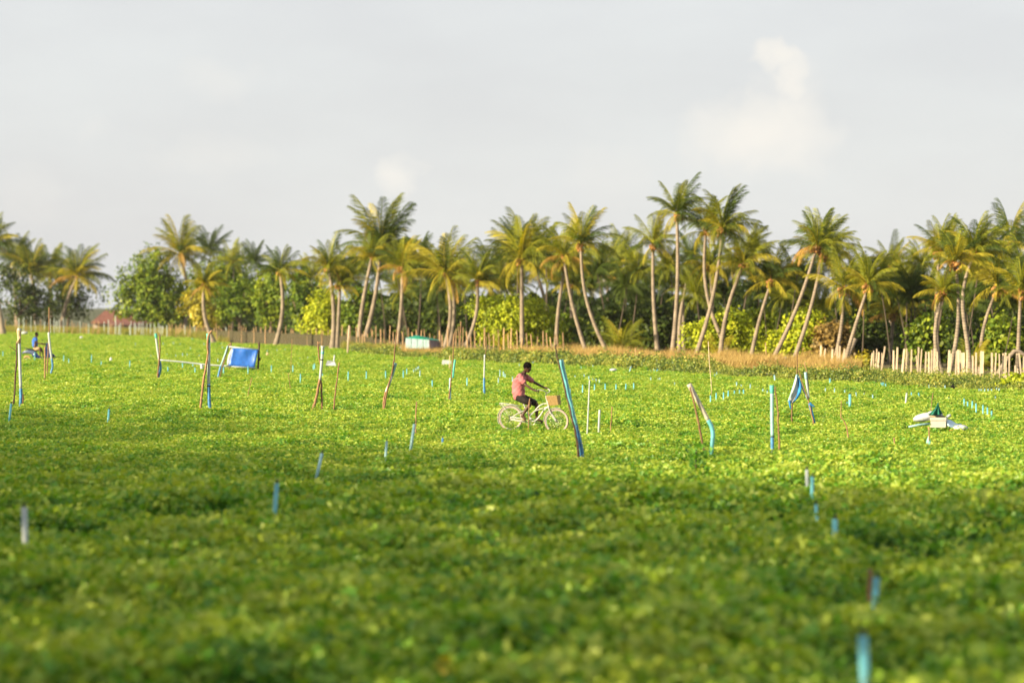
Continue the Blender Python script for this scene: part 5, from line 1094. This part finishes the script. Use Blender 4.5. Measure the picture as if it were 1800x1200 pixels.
cg = MB(); cg.tube([bikept(505, 780, -.06), bikept(255, 752, -.06)], .012, 6); cg.tube([bikept(505, 824, -.06), bikept(255, 782, -.06)], .010, 6); cg.build('chain_guard', M['frame'], bike)
rk = MB()
for sd in (-.06, -.02, .02, .06): rk.tube([bikept(125, 592, sd), bikept(240, 602, sd), bikept(385, 625, sd)], .006, 5)
for sd in (-.06, .06): rk.tube([bikept(150, 595, sd), bikept(250, 768, sd)], .006, 5); rk.tube([bikept(125, 590, sd), bikept(150, 640, sd)], .005, 5)
rk.tube([bikept(128, 592, -.06), bikept(128, 592, .06)], .006, 5); rk.build('rear_rack', M['frame'], bike)
# basket
def basket_mat():
    m = bpy.data.materials.new('wicker'); m.use_nodes = True; t = m.node_tree; b = t.nodes['Principled BSDF']; b.inputs['Roughness'].default_value = .75
    c = t.nodes.new('ShaderNodeTexCoord'); w = t.nodes.new('ShaderNodeTexWave'); w.bands_direction = 'Z'; w.inputs['Scale'].default_value = 22; t.links.new(c.outputs['Object'], w.inputs[0])
    r = t.nodes.new('ShaderNodeValToRGB'); r.color_ramp.elements[0].color = (.42, .26, .09, 1); r.color_ramp.elements[1].color = (.60, .42, .18, 1); t.links.new(w.outputs['Fac'], r.inputs[0]); t.links.new(r.outputs[0], b.inputs['Base Color'])
    bp = t.nodes.new('ShaderNodeBump'); bp.inputs['Distance'].default_value = .01; t.links.new(w.outputs['Fac'], bp.inputs['Height']); t.links.new(bp.outputs[0], b.inputs['Normal']); return m
M['wicker'] = basket_mat()
def bq(zx, zy, side): return bikept(zx, zy, side)
mb = MB()
lo = [bq(722, 612, -.10), bq(822, 602, -.10), bq(822, 602, .11), bq(722, 612, .11)]; hi = [bq(684, 505, -.16), bq(808, 497, -.16), bq(808, 497, .16), bq(684, 505, .16)]
def wallq(a, b, c_, d, th=.012):
    n_ = (b - a).cross(d - a).normalized() * th; mb.hexa([a, b, b + n_, a + n_, d, c_, c_ + n_, d + n_])
for i in range(4):
    j = (i + 1) % 4; wallq(lo[i], lo[j], hi[j], hi[i])
mb.hexa([lo[0], lo[1], lo[2], lo[3], *[p + Vector((0, 0, .012)) for p in lo]]); bk_ = mb.build('basket', M['wicker'], bike, smooth=False)
rim_ = MB(); rim_.tube(hi + [hi[0]], .011, 6); rim_.build('basket_rim', M['wicker'], bk_)
MB().tube([bikept(780, 612, 0), bikept(780, 650, 0)], .008, 5).tube([bikept(672, 520, 0), bikept(690, 530, 0)], .008, 5).build('basket_bracket', M['steel'], bike)

# rider (his right side to the camera)
def bp_(zx, zy, side): p = bikept(zx, zy, side); return (p.x, p.y, p.z)
person = thing('person', 'man in pink shirt and dark shorts riding the bicycle, looking down ahead', 'person', Vector((o0.x - .15, o0.y, 0)))
pelvis = bp_(362, 512, 0); belly = bp_(345, 440, 0); chest = bp_(352, 340, 0); upch = bp_(378, 272, 0); neck = bp_(408, 236, 0); head0 = bp_(425, 208, 0); head1 = bp_(450, 172, 0); crown_ = bp_(452, 140, 0)
shR = bp_(378, 278, -.16); shL = bp_(395, 272, .16); elR = bp_(455, 372, -.24); elL = bp_(512, 356, .24); wrR = bp_(556, 434, -.27); wrL = bp_(612, 410, .26)
hpR = bp_(365, 522, -.09); hpL = bp_(375, 522, .09); knR = bp_(497, 590, -.11); knL = bp_(545, 600, .11); anR = bp_(402, 728, -.11); anL = bp_(540, 775, .12)
def lerp(a, b, t): return tuple(a[i] + (b[i] - a[i]) * t for i in range(3))
def hand(wr, dirx, dz, sidev):
    """palm and five bent fingers closing over the grip"""
    w = Vector(wr); f_ = Vector(bd) * dirx + Vector((0, 0, dz)); f_.normalize(); pm = w + f_ * .05; ch = [[(tuple(w), (.024, .03)), (tuple(pm), (.02, .036))]]
    for q in range(4):
        off = bn * (q - 1.5) * .02; ln = (.075, .085, .08, .062)[q] * .55; k1 = pm + off * .9 + f_ * .03; k2 = k1 + f_ * ln + Vector((0, 0, -.008)); k3 = k2 + Vector((0, 0, -.028)) + f_ * .004; k4 = k3 - f_ * .018 + Vector((0, 0, -.008))
        ch.append([(tuple(pm), (.02, .036)), (tuple(k1), .0095), (tuple(k2), .009), (tuple(k3), .0082), (tuple(k4), .007)])
    th0 = w + f_ * .02 - bn * sidev * .03; ch.append([(tuple(w), (.024, .03)), (tuple(th0), .012), (tuple(th0 + f_ * .03 + Vector((0, 0, -.018))), .010), (tuple(th0 + f_ * .05 + Vector((0, 0, -.034)) + bn * sidev * .012), .008)])
    return ch
def foot(an, toe, heel): return [[(an, .036), (heel, .030)], [(an, .036), (lerp(an, toe, .5), (.032, .036)), (toe, (.018, .036))]]
chains = [[(pelvis, (.125, .15)), (belly, (.11, .14)), (chest, (.12, .16)), (upch, (.10, .13)), (neck, (.056, .056)), (head0, (.058, .06))],
          [(upch, .1), (shR, (.058, .06)), (lerp(shR, elR, .5), .045), (elR, .038), (lerp(elR, wrR, .35), .036), (wrR, .024)], [(upch, .1), (shL, (.058, .06)), (lerp(shL, elL, .5), .045), (elL, .038), (lerp(elL, wrL, .35), .036), (wrL, .024)],
          [(pelvis, .12), (hpR, .095), (lerp(hpR, knR, .5), .082), (knR, .056), (lerp(knR, anR, .35), .056), (lerp(knR, anR, .8), .036), (anR, .034)], [(pelvis, .12), (hpL, .095), (lerp(hpL, knL, .5), .082), (knL, .056), (lerp(knL, anL, .35), .056), (lerp(knL, anL, .8), .036), (anL, .034)]]
chains += hand(wrR, 1, -.12, -1) + hand(wrL, 1, -.10, 1)
chains += foot(anR, bp_(446, 785, -.12), bp_(386, 752, -.11)) + foot(anL, bp_(618, 812, .12), bp_(530, 805, .12))
body = link('body', skin_mesh('body', chains, M['skin'], 2), person, (0, 0, 0))
# head: cranium, jaw, nose, lips, ears in one surface
hd_ = MB(); hc = Vector(bp_(449, 172, 0)); rt = Euler((0, R(24), angz))
hd_.ell(hc, (.103, .080, .117), 20, 14, rt)
def hp(x_, y_, z_): v = Vector((x_, y_, z_)); v.rotate(rt); return hc + v
hd_.ell(hp(.045, 0, -.07), (.055, .052, .055), 14, 10, rt); hd_.ell(hp(.102, 0, -.022), (.020, .014, .022), 8, 6, rt); hd_.ell(hp(.094, 0, -.062), (.016, .024, .010), 8, 6, rt)
for q in (-1, 1): hd_.ell(hp(-.005, q * .077, -.015), (.018, .010, .032), 8, 6, rt); hd_.ell(hp(.082, q * .03, .012), (.014, .02, .006), 8, 5, rt)
hd_.build('head', M['skin'], person)
ey = MB(); [ey.ell(hp(.088, q * .031, .002), (.010, .013, .007), 8, 6, rt) for q in (-1, 1)]; ey.build('eyes', mat_basic('eye', (.5, .48, .45), .3), person)
hr = MB(); hr.ell(hp(-.020, 0, .032), (.112, .094, .114), 22, 14, rt, .03); hr.build('hair', M['hair'], person)
# shirt and shorts: skinned shells that follow the body
sh = [[(bp_(362, 548, 0), (.145, .155)), (bp_(352, 510, 0), (.175, .18)), (bp_(338, 440, 0), (.168, .185)), (bp_(345, 350, 0), (.166, .19)), (bp_(374, 284, 0), (.128, .16)), (bp_(396, 252, 0), (.068, .075))],
      [(bp_(374, 284, 0), .128), (shR, (.085, .08)), (lerp(shR, elR, .45), .080), (lerp(shR, elR, .92), .082)], [(bp_(374, 284, 0), .128), (shL, (.085, .08)), (lerp(shL, elL, .45), .080), (lerp(shL, elL, .88), .078)]]
shm = skin_mesh('shirt', sh, M['pink'], 3)
for v in shm.vertices:                       # soft creases running across the back and waist
    q = v.co; f = .007 * math.sin(38 * q.z + 14 * q.x + 9 * q.y) + .005 * math.sin(61 * q.x - 47 * q.z + 20 * q.y); v.co = q + v.normal * f
link('shirt', shm, person, (0, 0, 0))
so = [[(bp_(366, 505, 0), (.14, .16)), (bp_(366, 528, 0), (.13, .15))], [(bp_(366, 528, 0), .13), (hpR, .12), (lerp(hpR, knR, .5), .105), (lerp(hpR, knR, .92), .088)], [(bp_(366, 528, 0), .13), (hpL, .12), (lerp(hpL, knL, .5), .105), (lerp(hpL, knL, 1.0), .090)]]
link('shorts', skin_mesh('shorts', so, M['short_dark'], 2), person, (0, 0, 0))
for a_, tt, hh in ((anR, (446, 785, -.12), (386, 752, -.11)), (anL, (618, 812, .12), (530, 805, .12))):
    a, b = Vector(bp_(*tt)), Vector(bp_(*hh)); d = (a - b); mid = (a + b) / 2 - Vector((0, 0, .034)); MB().ell(mid, (d.length * .56, .045, .013), 14, 6, Euler((0, -math.atan2(d.z, math.hypot(d.x, d.y)), angz))).build('sandal', M['black'] if a_ is anL else M['tape'], person)
stand('support_stick', 'thin brown stick standing just in front of the rider leg', 'stake', 752, [('shaft', 'wood', .014, [(931, 700), (930, 716), (929, 748)], True, -.35 + YB - depth(752, .2))], None)

# ------------------------------------------------------------------ scooter and its rider at the left
YS = depth(631, .2)
def Q(zx, zy, dy=0.0): v = P(zx / 9, 540 + zy / 9, YS + dy); return v
c = Q(610, 860); c.z = 0
sc_ = thing('scooter', 'navy and grey motor scooter standing in the vines at the left, ridden to the right', 'scooter', c)
for cx_, cy_ in ((430, 825), (830, 830)):
    ctr = Q(cx_, cy_); w_ = MB().tube([ctr - Vector((0, .06, 0)), ctr + Vector((0, .06, 0))], .09, 12).build('wheel', M['steel'], sc_)
    m = MB().torus((0, 0, 0), .19, .06, n=28, m=8); m.v = [v + ctr for v in m.v]; m.build('tyre', M['dusty'] if cx_ < 500 else M['rubber'], w_)
def loft(secs, name, mat, par):      # secs: (zx, zy, rx, rz, halfwidth)
    m = MB(); n = 14; b = 0
    for zx, zy, hx, hz, hy in secs:
        c_ = Q(zx, zy); m.v += [c_ + Vector((0, hy * math.cos(2 * math.pi * j / n), hz * math.sin(2 * math.pi * j / n))) + Vector((hx * math.sin(2 * math.pi * j / n), 0, 0)) for j in range(n)]
    for i in range(len(secs) - 1):
        for j in range(n): m.f.append((i * n + j, i * n + (j + 1) % n, (i + 1) * n + (j + 1) % n, (i + 1) * n + j))
    m.f.append(tuple(reversed(range(n)))); m.f.append(tuple((len(secs) - 1) * n + j for j in range(n))); return m.build(name, mat, par)
loft([(352, 728, 0, .04, .05), (385, 706, 0, .085, .12), (450, 704, 0, .11, .15), (520, 715, 0, .16, .16), (570, 745, 0, .19, .14), (600, 780, 0, .13, .12)], 'rear_body', M['scoot_g'], sc_)
loft([(520, 745, 0, .14, .165), (570, 755, 0, .17, .165), (620, 790, 0, .10, .15), (690, 812, 0, .05, .15), (740, 800, 0, .06, .15)], 'floor_body', M['scoot'], sc_)
loft([(395, 650, 0, .03, .08), (450, 662, 0, .05, .12), (520, 672, 0, .055, .12), (600, 690, 0, .045, .11)], 'seat', M['black'], sc_)
m = MB(); a = [Q(735, 560), Q(765, 560), Q(815, 700), Q(800, 810), Q(745, 810), Q(720, 700)]
ww = [.10, .10, .20, .16, .16, .20]; m.v = [p + Vector((0, -w_, 0)) for p, w_ in zip(a, ww)] + [p + Vector((0, w_, 0)) for p, w_ in zip(a, ww)]
m.f = [(0, 1, 2, 3, 4, 5), (11, 10, 9, 8, 7, 6)] + [(i, i + 6, (i + 1) % 6 + 6, (i + 1) % 6) for i in range(6)]; m.build('front_shield', M['scoot'], sc_, smooth=False)
loft([(770, 790, 0, .04, .05), (820, 740, 0, .07, .08), (860, 765, 0, .07, .07), (885, 810, 0, .03, .04)], 'front_fender', M['scoot'], sc_)
MB().tube([Q(745, 590), Q(790, 720), Q(825, 825)], .03, 8).build('fork', M['steel'], sc_)
MB().tube([Q(705, 592, -.3), Q(735, 580, -.18), Q(745, 588, 0), Q(735, 580, .18), Q(705, 592, .3)], .018, 8).build('handlebar', M['black'], sc_)
for sd in (-.25, .2): MB().tube([Q(725, 583, sd), Q(700 if sd < 0 else 745, 535, sd)], .008, 5).ell(Q(672 if sd < 0 else 745, 524, sd), (.05, .03, .035), 8, 6).build('mirror', M['black'], sc_)
loft([(745, 610, 0, .05, .06), (765, 625, 0, .06, .07), (780, 640, 0, .03, .04)], 'headlight', M['white_sheet'], sc_)
rd = thing('person', 'man in blue shirt and tan shorts sitting on the scooter', 'person', Q(590, 700))
def q3(zx, zy, dy=0.0): v = Q(zx, zy, dy); return (v.x, v.y, v.z)
pel = q3(560, 640); ch_ = [[(pel, (.15, .17)), (q3(560, 590), (.14, .16)), (q3(555, 520), (.14, .18)), (q3(565, 478), (.10, .13)), (q3(575, 462), .06), (q3(580, 445), .06)]]
for sd, hx, hy in ((-1, 690, 590), (1, 720, 580)):
    s0 = q3(556, 495, sd * .18); e0 = q3(600, 570, sd * .22); w0 = q3(hx - 25, hy - 8, sd * .26)
    ch_.append([(q3(565, 478), .1), (s0, .07), (lerp(s0, e0, .5), .052), (e0, .045), (lerp(e0, w0, .4), .042), (w0, .028), (q3(hx, hy, sd * .27), (.024, .036))])
    for q in range(4): ch_.append([(q3(hx, hy, sd * .27), (.024, .036)), (q3(hx + 9, hy - 1, sd * .27 + (q - 1.5) * .021), .0095), (q3(hx + 14, hy + 4, sd * .27 + (q - 1.5) * .021), .008), (q3(hx + 11, hy + 11, sd * .27 + (q - 1.5) * .021), .007)])
    ch_.append([(w0, .028), (q3(hx - 8, hy + 4, sd * .24), .012), (q3(hx + 4, hy + 9, sd * .25), .008)])
    k0 = q3(640 + 20 * (sd > 0), 655, sd * .13); a0_ = q3(632 + 50 * (sd > 0), 772, sd * .13)
    ch_.append([(pel, .15), (q3(570, 650, sd * .1), .11), (lerp(pel, k0, .6), .095), (k0, .065), (lerp(k0, a0_, .35), .06), (a0_, .036), (q3(660 + 50 * (sd > 0), 795, sd * .13), (.025, .04))])
link('body', skin_mesh('body', ch_, M['skin'], 1), rd, (0, 0, 0))
h2 = MB(); hc2 = Q(580, 428); rt2 = Euler((0, R(10), 0)); h2.ell(hc2, (.10, .078, .122), 16, 12, rt2); h2.ell(hc2 + Vector((.04, 0, -.075)), (.055, .052, .055), 12, 8); h2.ell(hc2 + Vector((.10, 0, -.025)), (.02, .014, .02), 8, 6); h2.ell(hc2 + Vector((.093, 0, -.065)), (.015, .022, .010), 8, 6)
for q in (-1, 1): h2.ell(hc2 + Vector((-.005, q * .08, -.02)), (.018, .01, .032), 8, 6)
h2.build('head', M['skin'], rd); h3 = MB(); h3.ell(hc2 + Vector((-.018, 0, .028)), (.10, .086, .11), 16, 10, rt2, .02); h3.build('hair', M['hair'], rd)
link('shirt', skin_mesh('shirt', [[(q3(555, 645), (.17, .19)), (q3(553, 590), (.165, .19)), (q3(552, 520), (.16, .2)), (q3(562, 482), (.12, .15)), (q3(571, 468), .075)]] + [[(q3(562, 482), .12), (q3(556, 495, sd * .18), .095), (q3(582, 540, sd * .21), .085)] for sd in (-1, 1)], M['bluecot'], 1), rd, (0, 0, 0))
link('shorts', skin_mesh('shorts', [[(q3(560, 635), (.165, .18)), (q3(566, 652), (.15, .17))]] + [[(q3(566, 652), .15), (q3(575, 655, sd * .11), .13), (q3(610 + 12 * (sd > 0), 655, sd * .12), .12), (q3(640 + 14 * (sd > 0), 660, sd * .13), .10)] for sd in (-1, 1)], M['tan'], 1), rd, (0, 0, 0))

# ------------------------------------------------------------------ trees behind the camera on the sun side; their shade lies over the foreground
Vs = []; n = 70000
tt = rng.uniform(-.25, 1.6, n); A = np.array([-49., 53.5]); Bp = np.array([-25., 26.]); ctr = A + (Bp - A) * tt[:, None]
lobe = np.floor(tt * 7); hseed = np.random.default_rng(9).uniform(12.5, 16.5, 40)[(lobe + 5).astype(int)]
off = rng.normal(0, 1.8, (n, 2)); zt = hseed * (1 - .25 * np.abs((tt * 7 - lobe) - .5) * 2) * rng.uniform(.08, 1.0, n)
cc = np.stack([ctr[:, 0] + off[:, 0], ctr[:, 1] + off[:, 1], zt], 1)
tag(link('shade_trees', leaves(cc, unit(n), rng.uniform(.24, .40, n), rng.uniform(.2, .8, n), M['bush_g'], 'shade_trees', 'kite', .15), kind='stuff'), 'line of broadleaf trees left of the camera, out of the picture, shading the foreground', 'trees')

# ------------------------------------------------------------------ thin sea air
hz = MB(); hz.box((20, 330, 13.5), (900, 760, 29)); hm = bpy.data.materials.new('haze_air'); hm.use_nodes = True; hm.node_tree.nodes.clear()
ho = hm.node_tree.nodes.new('ShaderNodeOutputMaterial'); hv = hm.node_tree.nodes.new('ShaderNodeVolumePrincipled'); hv.inputs['Color'].default_value = (.92, .95, 1, 1); hv.inputs['Density'].default_value = .00006
hm.node_tree.links.new(hv.outputs[0], ho.inputs['Volume']); hzo = hz.build('haze', hm, smooth=False, kind='stuff'); hzo.display_type = 'WIRE'
tag(hzo, 'thin pale haze in the air over the whole field and grove', 'haze')
